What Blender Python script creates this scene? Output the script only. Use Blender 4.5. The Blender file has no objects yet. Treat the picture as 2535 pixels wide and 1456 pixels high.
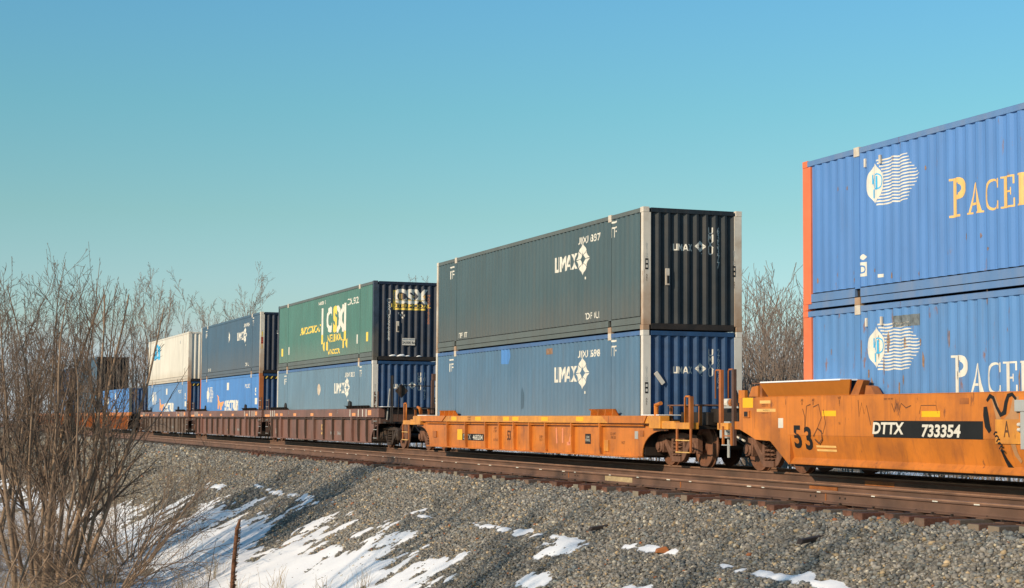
import bpy, bmesh, math, random
import numpy as np
from mathutils import Vector, Matrix
R = math.radians
rnd = random.Random(7)
sc = bpy.context.scene
COL = sc.collection

# ------------------------------------------------------------------ camera
CAM_Z = 1.01
TH = R(19.932)                                   # heading of the railway, left of straight ahead
T = np.array([-math.sin(TH), math.cos(TH)])      # along the railway, away from the camera
N = np.array([math.cos(TH), math.sin(TH)])       # across the railway, away from the camera
cam = bpy.data.cameras.new('camera'); cam.sensor_width = 36.0; cam.sensor_fit = 'HORIZONTAL'
cam.lens = 4287.0/2535.0*36.0; cam.clip_start = 0.1; cam.clip_end = 6000
cob = bpy.data.objects.new('camera', cam); COL.objects.link(cob)
p_, r_ = R(4.1745), R(0.405)
U0 = Vector((0, -math.sin(p_), math.cos(p_))); R0 = Vector((1, 0, 0)); F0 = Vector((0, math.cos(p_), math.sin(p_)))
RV = R0*math.cos(r_) + U0*math.sin(r_); UV = U0*math.cos(r_) - R0*math.sin(r_)
cob.matrix_world = Matrix(((RV.x, UV.x, -F0.x, 0), (RV.y, UV.y, -F0.y, 0), (RV.z, UV.z, -F0.z, CAM_Z), (0, 0, 0, 1)))
sc.camera = cob

# ------------------------------------------------------------------ light and exposure
SUN_EL = R(23.0)
SA = R(22.0)
SH = -N*math.cos(SA) - T*math.sin(SA)            # horizontal direction towards the sun
sun = bpy.data.lights.new('sun', 'SUN'); sun.energy = 4.6; sun.angle = R(0.55); sun.color = (1.0, 0.80, 0.57)
so = bpy.data.objects.new('sun', sun); COL.objects.link(so)
sd = Vector((SH[0]*math.cos(SUN_EL), SH[1]*math.cos(SUN_EL), math.sin(SUN_EL)))
so.rotation_euler = sd.to_track_quat('Z', 'Y').to_euler(); so.location = (-40, -30, 40)
w = bpy.data.worlds.new('World'); sc.world = w; w.use_nodes = True
nt = w.node_tree; nt.nodes.clear()
def wn(t, **k):
    n = nt.nodes.new(t)
    for a, b in k.items(): setattr(n, a, b)
    return n
sky = wn('ShaderNodeTexSky', sky_type='NISHITA', sun_disc=False, sun_elevation=SUN_EL,
         sun_rotation=math.atan2(SH[0], SH[1]), altitude=200, air_density=1.0, dust_density=0.6, ozone_density=1.6)
tc = wn('ShaderNodeTexCoord'); sx = wn('ShaderNodeSeparateXYZ'); nt.links.new(tc.outputs['Generated'], sx.inputs[0])
tint = wn('ShaderNodeValToRGB')                  # the hue of this air by height above the horizon
cr = tint.color_ramp; cr.elements[0].position = 0.0; cr.elements[0].color = (1.0, 1.0, 1.0, 1)
cr.elements[1].position = 1.0; cr.elements[1].color = (1.0, 1.0, 1.0, 1)
TINT_K = 1.05
TINT = [(0.0, (.66,.70,.82)), (0.045, (.64,.74,.80)), (0.078, (0.635,.785,.80)), (0.117, (.59,.812,.725)), (0.178, (.523,.89,.81)), (0.24, (.514,.938,.96)), (0.6, (.52,.88,.98))]
while len(cr.elements) < len(TINT): cr.elements.new(0.5)
for e, (p, c) in zip(cr.elements, TINT): e.position = p; e.color = (*[q*TINT_K for q in c], 1)
nt.links.new(sx.outputs['Z'], tint.inputs[0])
mul = wn('ShaderNodeMix', data_type='RGBA', blend_type='MULTIPLY'); mul.inputs[0].default_value = 1
nt.links.new(sky.outputs[0], mul.inputs[6]); nt.links.new(tint.outputs[0], mul.inputs[7])
# a low bank of pale cloud on the horizon
nz = wn('ShaderNodeTexNoise'); nz.inputs['Scale'].default_value = 9; nz.inputs['Detail'].default_value = 4
nt.links.new(tc.outputs['Generated'], nz.inputs['Vector'])
ma = wn('ShaderNodeMath', operation='MULTIPLY_ADD'); nt.links.new(nz.outputs[0], ma.inputs[0]); ma.inputs[1].default_value = -0.05
nt.links.new(sx.outputs['Z'], ma.inputs[2])
mr = wn('ShaderNodeMapRange'); mr.inputs['From Min'].default_value = 0.012; mr.inputs['From Max'].default_value = 0.036
mr.inputs['To Min'].default_value = 0.75; mr.inputs['To Max'].default_value = 0
nt.links.new(ma.outputs[0], mr.inputs[0])
cl = wn('ShaderNodeMix', data_type='RGBA'); nt.links.new(mr.outputs[0], cl.inputs[0])
nt.links.new(mul.outputs[2], cl.inputs[6]); cl.inputs[7].default_value = (3.9, 4.5, 5.0, 1)
bg = wn('ShaderNodeBackground'); bg.inputs[1].default_value = 0.1333
nt.links.new(cl.outputs[2], bg.inputs[0]); wo = wn('ShaderNodeOutputWorld'); nt.links.new(bg.outputs[0], wo.inputs[0])
sc.view_settings.view_transform = 'Standard'; sc.view_settings.look = 'None'; sc.view_settings.gamma = 1.0
sc.view_settings.exposure = 0.0; sc.view_settings.use_curve_mapping = False
sc.cycles.max_bounces = 5; sc.cycles.diffuse_bounces = 3; sc.cycles.glossy_bounces = 2; sc.cycles.transmission_bounces = 1

# ------------------------------------------------------------------ materials
MATS = {}
def mat(name, color, rough=0.6, metal=0.0, var=0.12, vscale=3.0, stretch=(1, 1, 1), dirt=None, dirt_amt=0.0, dirt_scale=2.0,
        rust=0.0, rust_scale=2.5, rust_col=(0.16, 0.055, 0.02), bump=0.0, bscale=40.0, rnd_tint=None, spec=0.35, low=None, low_z=0.5, low_amt=0.5, streak=0.0):
    if name in MATS: return MATS[name]
    m = bpy.data.materials.new(name); m.use_nodes = True; t = m.node_tree; b = t.nodes['Principled BSDF']; L = t.links
    b.inputs['Roughness'].default_value = rough; b.inputs['Metallic'].default_value = metal; b.inputs['Specular IOR Level'].default_value = spec
    co = t.nodes.new('ShaderNodeTexCoord'); mp = t.nodes.new('ShaderNodeMapping'); mp.inputs['Scale'].default_value = stretch
    L.new(co.outputs['Object'], mp.inputs[0])
    def noise(scale, detail=5, vec=None, rough_=0.6):
        n = t.nodes.new('ShaderNodeTexNoise'); n.inputs['Scale'].default_value = scale; n.inputs['Detail'].default_value = detail
        n.inputs['Roughness'].default_value = rough_; L.new((vec or mp.outputs[0]), n.inputs['Vector']); return n.outputs[0]
    def ramp(src, a, c, lo=0.0, hi=1.0):
        r = t.nodes.new('ShaderNodeMapRange'); r.inputs['From Min'].default_value = a; r.inputs['From Max'].default_value = c
        r.inputs['To Min'].default_value = lo; r.inputs['To Max'].default_value = hi; L.new(src, r.inputs[0]); return r.outputs[0]
    def mixc(fac, a, bb, mode='MIX'):
        x = t.nodes.new('ShaderNodeMix'); x.data_type = 'RGBA'; x.blend_type = mode
        if hasattr(fac, 'links'): L.new(fac, x.inputs[0])
        else: x.inputs[0].default_value = fac
        for i, v in ((6, a), (7, bb)):
            if hasattr(v, 'links'): L.new(v, x.inputs[i])
            else: x.inputs[i].default_value = (*v, 1)
        return x.outputs[2]
    c = mixc(ramp(noise(vscale), 0.3, 0.7), tuple(x*(1-var) for x in color), tuple(min(x*(1+var), 1) for x in color))
    if rnd_tint:
        oi = t.nodes.new('ShaderNodeObjectInfo')
        c = mixc(ramp(oi.outputs['Random'], 0.45, 0.9), c, rnd_tint)
    if streak:
        ms = t.nodes.new('ShaderNodeMapping'); ms.inputs['Scale'].default_value = (9, 9, 0.35); L.new(co.outputs['Object'], ms.inputs[0])
        s_ = ramp(noise(1.0, 4, ms.outputs[0]), 0.5, 0.72, 0, streak)
        c = mixc(s_, c, dirt or (0.12, 0.10, 0.08))
    if dirt and dirt_amt:
        c = mixc(ramp(noise(dirt_scale, 6), 0.45, 0.75, 0, dirt_amt), c, dirt)
    if low:
        sp = t.nodes.new('ShaderNodeSeparateXYZ'); L.new(co.outputs['Object'], sp.inputs[0])
        ad = t.nodes.new('ShaderNodeMath'); ad.operation = 'MULTIPLY_ADD'; L.new(noise(5, 4), ad.inputs[0]); ad.inputs[1].default_value = -0.8*low_z; L.new(sp.outputs['Z'], ad.inputs[2])
        c = mixc(ramp(ad.outputs[0], -0.3*low_z, low_z*0.9, low_amt, 0), c, low)
    if rust:
        mr_ = t.nodes.new('ShaderNodeMapping'); mr_.inputs['Scale'].default_value = (1.6, 1.6, 0.45); mr_.inputs['Location'].default_value = (3.1, 1.7, 5.2); L.new(co.outputs['Object'], mr_.inputs[0])
        c = mixc(ramp(noise(rust_scale, 7, mr_.outputs[0], 0.7), 0.71-0.22*rust, 0.77-0.22*rust, 0, 0.85), c, rust_col)
    L.new(c, b.inputs['Base Color'])
    if bump:
        bp = t.nodes.new('ShaderNodeBump'); bp.inputs['Strength'].default_value = bump; bp.inputs['Distance'].default_value = 0.02
        L.new(noise(bscale, 4), bp.inputs['Height']); L.new(bp.outputs[0], b.inputs['Normal'])
    MATS[name] = m; return m
GRIME = (0.10, 0.085, 0.065)
def cpaint(name, col, **k):
    d = dict(rough=0.55, var=0.08, vscale=1.2, stretch=(1, 1, 0.3), dirt=GRIME, dirt_amt=0.18, streak=0.16, rust=0.1, spec=0.25)
    d.update(k); return mat(name, col, **d)
M_pacer = cpaint('royal_blue_paint', (0.095, 0.225, 0.50), rust=0.32, streak=.08, rust_col=(0.24, 0.13, 0.06), dirt_amt=.1)
M_pacer2 = cpaint('rusting_blue_paint', (0.10, 0.235, 0.48), rust=0.5, streak=.14, rust_scale=3.2, rust_col=(0.22, 0.10, 0.05))
M_slate = cpaint('weathered_slate_paint', (0.066, 0.105, 0.118), low=(0.16, 0.12, 0.09), low_z=1.0, low_amt=.4, rust=.14)
M_slateb = cpaint('slate_blue_paint', (0.062, 0.115, 0.17), low=(0.14, 0.13, 0.12), low_z=1.2)
M_umaxb = cpaint('faded_blue_paint', (0.088, 0.168, 0.26), low=(0.18, 0.22, 0.26), low_z=1.8, low_amt=.5)
M_umaxb2 = cpaint('pale_faded_blue_paint', (0.13, 0.215, 0.29), low=(0.2, 0.25, 0.28), low_z=1.6)
M_green = cpaint('faded_green_paint', (0.078, 0.182, 0.155), low=(0.20, 0.20, 0.17), low_z=0.9, low_amt=.5, streak=.06)
M_cream = cpaint('cream_paint', (0.62, 0.59, 0.52), rust=.16, low=(0.4, 0.3, 0.2), low_z=.6)
M_spec = cpaint('bright_blue_paint', (0.08, 0.22, 0.50), rust=.12, streak=.06)
M_spec2 = cpaint('washed_blue_paint', (0.12, 0.24, 0.44), rust=.16)
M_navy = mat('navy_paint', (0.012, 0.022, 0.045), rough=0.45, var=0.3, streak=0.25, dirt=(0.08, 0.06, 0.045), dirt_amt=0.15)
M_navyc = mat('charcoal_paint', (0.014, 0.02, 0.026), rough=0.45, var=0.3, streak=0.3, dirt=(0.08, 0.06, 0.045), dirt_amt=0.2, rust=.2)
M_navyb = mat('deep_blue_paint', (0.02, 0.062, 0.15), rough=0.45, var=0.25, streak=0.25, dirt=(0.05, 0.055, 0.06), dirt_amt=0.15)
M_railgrey = cpaint('grimy_grey_paint', (0.115, 0.135, 0.13), dirt_amt=.4)
M_railblue = cpaint('blue_rail_paint', (0.075, 0.155, 0.32), dirt_amt=.3)
M_railpacer = cpaint('scraped_blue_paint', (0.11, 0.21, 0.40), dirt=(.25, .26, .3), dirt_amt=.5)
M_white = mat('off_white_paint', (0.66, 0.62, 0.55), rough=0.6, var=0.06, dirt=(0.3, 0.22, 0.14), dirt_amt=0.25, rust=0.1)
M_whiter = mat('rusting_white_paint', (0.62, 0.56, 0.47), rough=0.6, var=0.1, dirt=(0.33, 0.20, 0.10), dirt_amt=0.6, rust=0.45, rust_col=(.28, .13, .05), low=(.3, .14, .05), low_z=1.1, low_amt=.7)
M_orangep = mat('orange_post_paint', (0.72, 0.17, 0.07), rough=.55, var=.08, rust=.12)
M_rustpost = mat('rust_orange_paint', (0.40, 0.13, 0.04), rough=.6, var=.15, dirt_amt=.2, dirt=GRIME)
M_letter = mat('cream_lettering', (0.66, 0.63, 0.55), rough=.6, var=.1)
M_letterd = mat('grey_lettering', (0.35, 0.36, 0.35), rough=.6, var=.15)
M_yellow = mat('yellow_lettering', (0.78, 0.55, 0.10), rough=.6, var=.1)
M_gold = mat('gold_lettering', (0.75, 0.46, 0.16), rough=.6, var=.12)
M_orl = mat('orange_lettering', (0.80, 0.33, 0.13), rough=.6, var=.12)
M_red = mat('red_lettering', (0.62, 0.10, 0.05), rough=.6, var=.1)
M_cyan = mat('cyan_lettering', (0.06, 0.42, 0.72), rough=.6, var=.08)
M_black = mat('black_lettering', (0.012, 0.012, 0.012), rough=.6, var=.2)
M_smoke = mat('faded_black_marks', (0.11, 0.05, 0.025), rough=.7, var=.2)
M_pink = mat('pink_spray_paint', (0.75, 0.27, 0.14), rough=.6, var=.1)
M_tan = mat('tan_spray_paint', (0.42, 0.22, 0.10), rough=.6, var=.15)
M_reflect = mat('yellow_reflective_sheet', (0.90, 0.46, 0.012), rough=.4, var=.06)
M_well = mat('orange_steel_paint', (0.60, 0.192, 0.028), rough=.42, var=.14, vscale=.9, stretch=(1, 1, 1), dirt=(0.25, 0.085, 0.03), dirt_amt=.75, dirt_scale=1.3, streak=.5, rust=.42, rust_scale=3.5, rust_col=(.17, .065, .03), spec=.35)
M_welly = mat('yellow_orange_steel_paint', (0.70, 0.30, 0.045), rough=.42, var=.14, vscale=1.2, dirt=(0.36, 0.13, 0.045), dirt_amt=.8, dirt_scale=1.6, streak=.4, rust=.4, rust_scale=4, rust_col=(.2, .08, .035), spec=.35)
M_wellg = mat("shaded_orange_steel_paint", (0.50, 0.17, 0.025), rough=.5, var=.1)  # darker orange for the flared guide, its underside shading put into the colour
M_wello = mat('rusty_orange_steel_paint', (0.36, 0.12, 0.03), rough=.5, var=.25, dirt=(0.12, 0.05, 0.03), dirt_amt=.7, rust=.4)
M_maroon = mat('maroon_steel_paint', (0.215, 0.108, 0.084), rough=.5, var=.12, vscale=1, dirt=(0.09, 0.065, 0.05), dirt_amt=.7, dirt_scale=.8, streak=.5, rust=.3, spec=.3)
M_maroond = mat('dark_maroon_steel_paint', (0.12, 0.065, 0.048), rough=.6, var=.2, dirt=(0.06, 0.05, 0.04), dirt_amt=.6)
M_brownp = mat('dull_brown_steel_paint', (0.15, 0.105, 0.08), rough=.6, var=.2, dirt=(0.08, 0.06, 0.05), dirt_amt=.5)
M_sootshade = mat('soot_and_shade_black_steel', (0.022, 0.018, 0.016), rough=.55, var=.4, dirt=(0.07, 0.045, 0.03), dirt_amt=.4, rust=.15)  # sooty steel; also the black put in for shade in gaps and arches
M_rib = mat('dark_rib_paint', (0.085, 0.055, 0.042), rough=.55, var=.2)
M_truck = mat('rusty_cast_iron', (0.17, 0.085, 0.055), rough=.75, var=.25, vscale=5, dirt=(0.07, 0.045, 0.03), dirt_amt=.5, bump=.4, bscale=30)
M_truckd = mat('oily_cast_iron', (0.055, 0.037, 0.028), rough=.6, var=.3, vscale=5, dirt=(0.02, 0.018, 0.016), dirt_amt=.6)
M_wheel = mat('rusty_wheel_steel', (0.19, 0.085, 0.048), rough=.7, var=.2, vscale=5, dirt=(0.09, 0.05, 0.03), dirt_amt=.5)
M_silver = mat('grey_metal_paint', (0.42, 0.43, 0.42), rough=.4, var=.08, metal=.1)
M_rail = mat('brown_rail_steel', (0.150, 0.083, 0.056), rough=.65, var=.25, vscale=1.5, dirt=(0.075, 0.052, 0.04), dirt_amt=.75, dirt_scale=.8, bump=.15, spec=.3)
M_railhead = mat('lit_rusty_rail_steel', (0.30, 0.165, 0.10), rough=.5, var=.2, dirt=(.14, .08, .055), dirt_amt=.5, dirt_scale=2)  # rust orange, lightened to paint in the lit line along the head
M_tie = mat('creosoted_timber', (0.13, 0.05, 0.03), rough=.85, var=.4, vscale=4, stretch=(1, 8, 8), rnd_tint=(0.11, 0.09, 0.075), dirt=(0.05, 0.03, 0.02), dirt_amt=.5, bump=.5, bscale=20)
M_tieend = mat('weathered_timber_end', (0.14, 0.065, 0.042), rough=.85, var=.5, vscale=9, rnd_tint=(0.23, 0.20, 0.15), bump=.5, bscale=20)
M_bark = mat('grey_brown_bark', (0.28, 0.195, 0.13), rough=.85, var=.35, vscale=6, dirt=(0.09, 0.06, 0.045), dirt_amt=.5, dirt_scale=3)
M_twig = mat('brown_twigs', (0.17, 0.118, 0.082), rough=.8, var=.3, vscale=2)
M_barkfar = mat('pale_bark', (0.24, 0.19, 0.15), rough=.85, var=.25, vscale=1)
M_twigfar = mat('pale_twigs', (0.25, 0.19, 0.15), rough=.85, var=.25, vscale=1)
M_grass = mat('dry_straw', (0.40, 0.30, 0.17), rough=.85, var=.25, vscale=8)
M_brush = mat('dead_brush', (0.31, 0.235, 0.16), rough=.85, var=.4, vscale=1.5)
M_mullein = mat('mullein_stalk', (0.15, 0.065, 0.032), rough=.95, var=.5, vscale=30, bump=1, bscale=60)
M_snow = mat('snow_crust', (0.84, 0.85, 0.87), rough=.6, var=.03, bump=.25, bscale=8)
M_rubber = mat('black_rubber', (0.012, 0.012, 0.013), rough=.5)
M_blueb = mat('blue_enamel', (0.01, 0.06, 0.25), rough=.4)

M_ruststain = mat('rust_stain', (0.26, 0.15, 0.08), rough=.8, var=.4, vscale=14, dirt=(.15, .16, .24), dirt_amt=.9, dirt_scale=9)

# ------------------------------------------------------------------ mesh helpers
class MB:
    def __init__(s): s.v = []; s.f = []; s.m = []; s.cm = 0
    def poly(s, pts):
        i = len(s.v); s.v += [tuple(p) for p in pts]; s.f.append(tuple(range(i, i+len(pts)))); s.m.append(s.cm); return s
    def box(s, a, b):
        x0, y0, z0 = [min(p, q) for p, q in zip(a, b)]; x1, y1, z1 = [max(p, q) for p, q in zip(a, b)]
        i = len(s.v); s.v += [(x0, y0, z0), (x1, y0, z0), (x1, y1, z0), (x0, y1, z0), (x0, y0, z1), (x1, y0, z1), (x1, y1, z1), (x0, y1, z1)]
        for f in ((0, 3, 2, 1), (4, 5, 6, 7), (0, 1, 5, 4), (1, 2, 6, 5), (2, 3, 7, 6), (3, 0, 4, 7)): s.f.append(tuple(i+k for k in f)); s.m.append(s.cm)
        return s
    def prism(s, pts, y0, y1, axis='y'):
        """2D outline extruded: axis y -> pts are (x,z); axis x -> pts are (y,z); axis z -> pts are (x,y)"""
        mk = {'y': lambda p, h: (p[0], h, p[1]), 'x': lambda p, h: (h, p[0], p[1]), 'z': lambda p, h: (p[0], p[1], h)}[axis]
        n = len(pts); i = len(s.v); s.v += [mk(p, y0) for p in pts] + [mk(p, y1) for p in pts]
        s.f.append(tuple(range(i, i+n))); s.f.append(tuple(range(i+2*n-1, i+n-1, -1))); s.m += [s.cm]*2
        for k in range(n):
            l = (k+1) % n; s.f.append((i+k, i+n+k, i+n+l, i+l)); s.m.append(s.cm)
        return s
    def tube(s, pts, r, n=8, cap=True):
        pts = [Vector(p) for p in pts]; rs = r if hasattr(r, '__len__') else [r]*len(pts); i0 = len(s.v)
        for k, p in enumerate(pts):
            d = (pts[min(k+1, len(pts)-1)] - pts[max(k-1, 0)]).normalized()
            a = d.cross(Vector((0, 0, 1)) if abs(d.z) < 0.9 else Vector((1, 0, 0))).normalized(); b = d.cross(a)
            for j in range(n):
                t = 2*math.pi*j/n; s.v.append(tuple(p + (a*math.cos(t) + b*math.sin(t))*rs[k]))
        for k in range(len(pts)-1):
            for j in range(n):
                l = (j+1) % n; a = i0+k*n; s.f.append((a+j, a+l, a+n+l, a+n+j)); s.m.append(s.cm)
        if cap:
            s.f.append(tuple(i0+j for j in range(n))[::-1]); s.f.append(tuple(i0+(len(pts)-1)*n+j for j in range(n))); s.m += [s.cm]*2
        return s
    def lathe(s, prof, c, n=28):
        """profile [(radius, y)] spun about an axis along y through c"""
        i0 = len(s.v)
        for (r, y) in prof:
            for j in range(n):
                t = 2*math.pi*j/n; s.v.append((c[0]+r*math.cos(t), c[1]+y, c[2]+r*math.sin(t)))
        for k in range(len(prof)-1):
            for j in range(n):
                l = (j+1) % n; a = i0+k*n; s.f.append((a+j, a+l, a+n+l, a+n+j)); s.m.append(s.cm)
        s.f.append(tuple(i0+j for j in range(n))[::-1]); s.f.append(tuple(i0+(len(prof)-1)*n+j for j in range(n))); s.m += [s.cm]*2
        return s
    def build(s, name, m, parent=None, bevel=0.0, smooth=False):
        me = bpy.data.meshes.new(name); me.from_pydata(s.v, [], s.f); me.update()
        for x in (m if isinstance(m, (list, tuple)) else [m]): me.materials.append(x)
        if max(s.m, default=0) > 0: me.polygons.foreach_set('material_index', s.m)
        bm = bmesh.new(); bm.from_mesh(me); bmesh.ops.recalc_face_normals(bm, faces=bm.faces); bm.to_mesh(me); bm.free()
        if smooth: me.polygons.foreach_set('use_smooth', [True]*len(me.polygons))
        o = bpy.data.objects.new(name, me); COL.objects.link(o); o.parent = parent
        if bevel:
            md = o.modifiers.new('b', 'BEVEL'); md.width = bevel; md.segments = 2; md.limit_method = 'ANGLE'
        return o
def tag(o, label=None, cat=None, group=None, kind=None):
    if label: o['label'] = label
    if cat: o['category'] = cat
    if group: o['group'] = group
    if kind: o['kind'] = kind
    return o
def W3(s, d, z=0.0):
    p = T*s + N*d; return (float(p[0]), float(p[1]), z)
DC = 18.0                                        # centre of the train's track, across from the camera
def rail_empty(name, s, d, z=0.0):
    e = bpy.data.objects.new(name, None); COL.objects.link(e); e.location = W3(s, d, z); e.rotation_euler = (0, 0, TH+math.pi/2); e.empty_display_size = .3
    return e
def fast_mesh(name, V, Fc, mats, parent=None, smooth=False, attr=None, mi=None):
    """V (n,3), Fc (m,k) arrays"""
    me = bpy.data.meshes.new(name); m, k = Fc.shape
    me.vertices.add(len(V)); me.vertices.foreach_set('co', V.astype(np.float32).ravel())
    me.loops.add(m*k); me.loops.foreach_set('vertex_index', Fc.astype(np.int32).ravel())
    me.polygons.add(m); me.polygons.foreach_set('loop_start', np.arange(0, m*k, k, dtype=np.int32))
    try: me.polygons.foreach_set('loop_total', np.full(m, k, dtype=np.int32))
    except Exception: pass
    if smooth: me.polygons.foreach_set('use_smooth', np.ones(m, dtype=bool))
    if mi is not None: me.polygons.foreach_set('material_index', mi.astype(np.int32))
    me.update(calc_edges=True); me.validate()
    for an, data in (attr or {}).items():
        if data.ndim == 1:
            a = me.attributes.new(an, 'FLOAT', 'POINT'); a.data.foreach_set('value', data.astype(np.float32))
        else:
            a = me.attributes.new(an, 'FLOAT_COLOR', 'POINT'); a.data.foreach_set('color', np.c_[data, np.ones(len(data))].astype(np.float32).ravel())
    for x in (mats if isinstance(mats, (list, tuple)) else [mats]): me.materials.append(x)
    o = bpy.data.objects.new(name, me); COL.objects.link(o); o.parent = parent
    return o

# ------------------------------------------------------------------ lettering
def text_polys(txt, h, bold=0.0, shear=0.0, sx=1.0, spacing=1.0, align='CENTER', line=1.0):
    """mesh of a text: cap height h, returned as verts [(u,v)] centred, faces"""
    cu = bpy.data.curves.new('t', 'FONT'); cu.body = txt; cu.size = 1; cu.offset = bold; cu.shear = shear; cu.space_character = spacing
    cu.align_x = align; cu.resolution_u = 3; cu.space_line = line
    o = bpy.data.objects.new('t', cu); me = bpy.data.meshes.new_from_object(o)
    vs = [(v.co.x, v.co.y) for v in me.vertices]; fs = [tuple(p.vertices) for p in me.polygons]
    bpy.data.objects.remove(o); bpy.data.curves.remove(cu); bpy.data.meshes.remove(me)
    k = h/0.72; n = txt.count('\n')
    if vs:
        mx = (max(v[0] for v in vs)+min(v[0] for v in vs))/2; my = (max(v[1] for v in vs)+min(v[1] for v in vs))/2
        vs = [((v[0]-mx)*k*sx, (v[1]-my)*k) for v in vs]
    return vs, fs
def quads(*qs):
    vs = []; fs = []
    for q in qs:
        i = len(vs); vs += list(q); fs.append(tuple(range(i, i+len(q))))
    return vs, fs
def rect(u0, v0, u1, v1): return [(u0, v0), (u1, v0), (u1, v1), (u0, v1)]
def place_decal(name, vf, m, parent, plane, pos, prof=None, off=0.003, rot=0.0, zs=0.0):
    """vf: flat (u,v) mesh. plane 'side' (camera-facing, u runs to -x) or 'end' (faces -x, u runs to -y).
    pos: side (x,y,z) / end (x,y,z).  prof(x) -> depth below the plane (corrugation), prof.bp breakpoints"""
    vs, fs = vf
    c, s = math.cos(rot), math.sin(rot); vs = [(u*c-v*s, u*s+v*c) for u, v in vs]
    me = bpy.data.meshes.new(name)
    P = [(-u+pos[0], 0, v+pos[2]) for u, v in vs] if plane == 'side' else [(0, -u+pos[1], v+pos[2]) for u, v in vs]
    me.from_pydata(P, [], fs); bm = bmesh.new(); bm.from_mesh(me)
    if zs: bmesh.ops.bisect_plane(bm, geom=bm.verts[:]+bm.edges[:]+bm.faces[:], dist=1e-5, plane_co=(0, 0, .765), plane_no=(0, 0, 1))
    if prof is not None:
        ax = 0 if plane == 'side' else 1
        lo = min(p[ax] for p in P); hi = max(p[ax] for p in P)
        for bp in prof.bp:
            if lo < bp < hi:
                co = [0, 0, 0]; co[ax] = bp; no = [0, 0, 0]; no[ax] = 1
                bmesh.ops.bisect_plane(bm, geom=bm.verts[:]+bm.edges[:]+bm.faces[:], dist=1e-5, plane_co=co, plane_no=no)
    for v in bm.verts:
        if plane == 'side': v.co.y = pos[1] + off - (prof(v.co.x) if prof else 0) - (max(0.0, .765-v.co.z)*.2095+.004 if zs and v.co.z < .765 else 0)
        else: v.co.x = pos[0] - off + (prof(v.co.y) if prof else 0)
    bmesh.ops.recalc_face_normals(bm, faces=bm.faces); bm.to_mesh(me); bm.free()
    me.materials.append(m); o = bpy.data.objects.new(name, me); COL.objects.link(o); o.parent = parent
    return o
def ribbon(pts, wdt):
    """flat stroke along a polyline, as quads that share their ends"""
    vs = []; n = len(pts)
    for i, p in enumerate(pts):
        a = pts[max(i-1, 0)]; b = pts[min(i+1, n-1)]; dx, dy = b[0]-a[0], b[1]-a[1]; l = math.hypot(dx, dy) or 1
        ww = wdt[i] if hasattr(wdt, '__len__') else wdt
        vs += [(p[0]-dy/l*ww/2, p[1]+dx/l*ww/2), (p[0]+dy/l*ww/2, p[1]-dx/l*ww/2)]
    return vs, [(2*i, 2*i+1, 2*i+3, 2*i+2) for i in range(n-1)]
def join2d(*parts):
    vs = []; fs = []
    for (v, f), (du, dv), k in parts:
        i = len(vs); vs += [(a*k+du, b*k+dv) for a, b in v]; fs += [tuple(i+q for q in ff) for ff in f]
    return vs, fs
def arcring(cx, cy, ro, ri, a0, a1, sy=1.0, n=14, taper=0.0, dx=0.0):
    vs = []
    for i in range(n+1):
        a = R(a0+(a1-a0)*i/n); rr = ri + (ro-ri)*taper*abs(math.sin(a))
        vs += [(cx+ro*math.cos(a), cy+ro*sy*math.sin(a)), (cx+dx+rr*math.cos(a), cy+rr*sy*math.sin(a))]
    return vs, [(2*i, 2*i+1, 2*i+3, 2*i+2) for i in range(n)]
def serif(ch):
    """hand-drawn serif capitals in a 1-high box; returns (mesh, width)"""
    if ch == 'P' or ch == 'R':
        st = quads(rect(.14, .06, .36, .94), rect(.0, 0, .5, .06), rect(.0, .94, .36, 1.0))
        bw = arcring(.42, .72, .30, .12, 90, -90, sy=.93, n=12)
        co = quads(rect(.36, .87, .42, 1.0), rect(.36, .441, .42, .56))
        parts = [(st, (0, 0), 1), (bw, (0, 0), 1), (co, (0, 0), 1)]
        if ch == 'R': parts.append((quads([(.38, .44), (.58, .44), (.86, .06), (.66, .06)], rect(.62, 0, .95, .06)), (0, 0), 1))
        return join2d(*parts), (.78 if ch == 'P' else .98)
    if ch == 'A':
        return quads([(.10, .06), (.17, .06), (.44, .92), (.40, 1.0), (.37, .95)], [(.60, .06), (.80, .06), (.50, 1.0), (.40, 1.0), (.44, .92)],
                     [(.245, .28), (.53, .28), (.505, .36), (.27, .36)], rect(0, 0, .28, .06), rect(.52, 0, .90, .06)), .92
    if ch == 'C':
        r = arcring(.44, .5, .44, .30, 48, 312, sy=1.13, n=22, taper=.55, dx=.04)
        return join2d((r, (0, 0), 1), (quads(rect(.735, .68, .80, .98), rect(.735, .02, .80, .28)), (0, 0), 1)), .84
    if ch == 'E':
        return quads(rect(.12, .06, .34, .94), rect(0, 0, .72, .06), rect(0, .94, .70, 1), rect(.34, .47, .54, .53), rect(.54, .38, .58, .62),
                     rect(.64, .72, .70, .94), rect(.66, .06, .72, .28)), .80
    return quads(), .3
def serif_word(word, h, small=0.78, gap=0.06, sx=1.0):
    parts = []; x = 0
    for i, ch in enumerate(word):
        k = h*(1 if i == 0 else small); m, wd = serif(ch); parts.append((m, (x, 0), k)); x += wd*k + gap*h
    v, f = join2d(*parts); return [((a-x/2)*sx, b) for a, b in v], f
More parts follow.
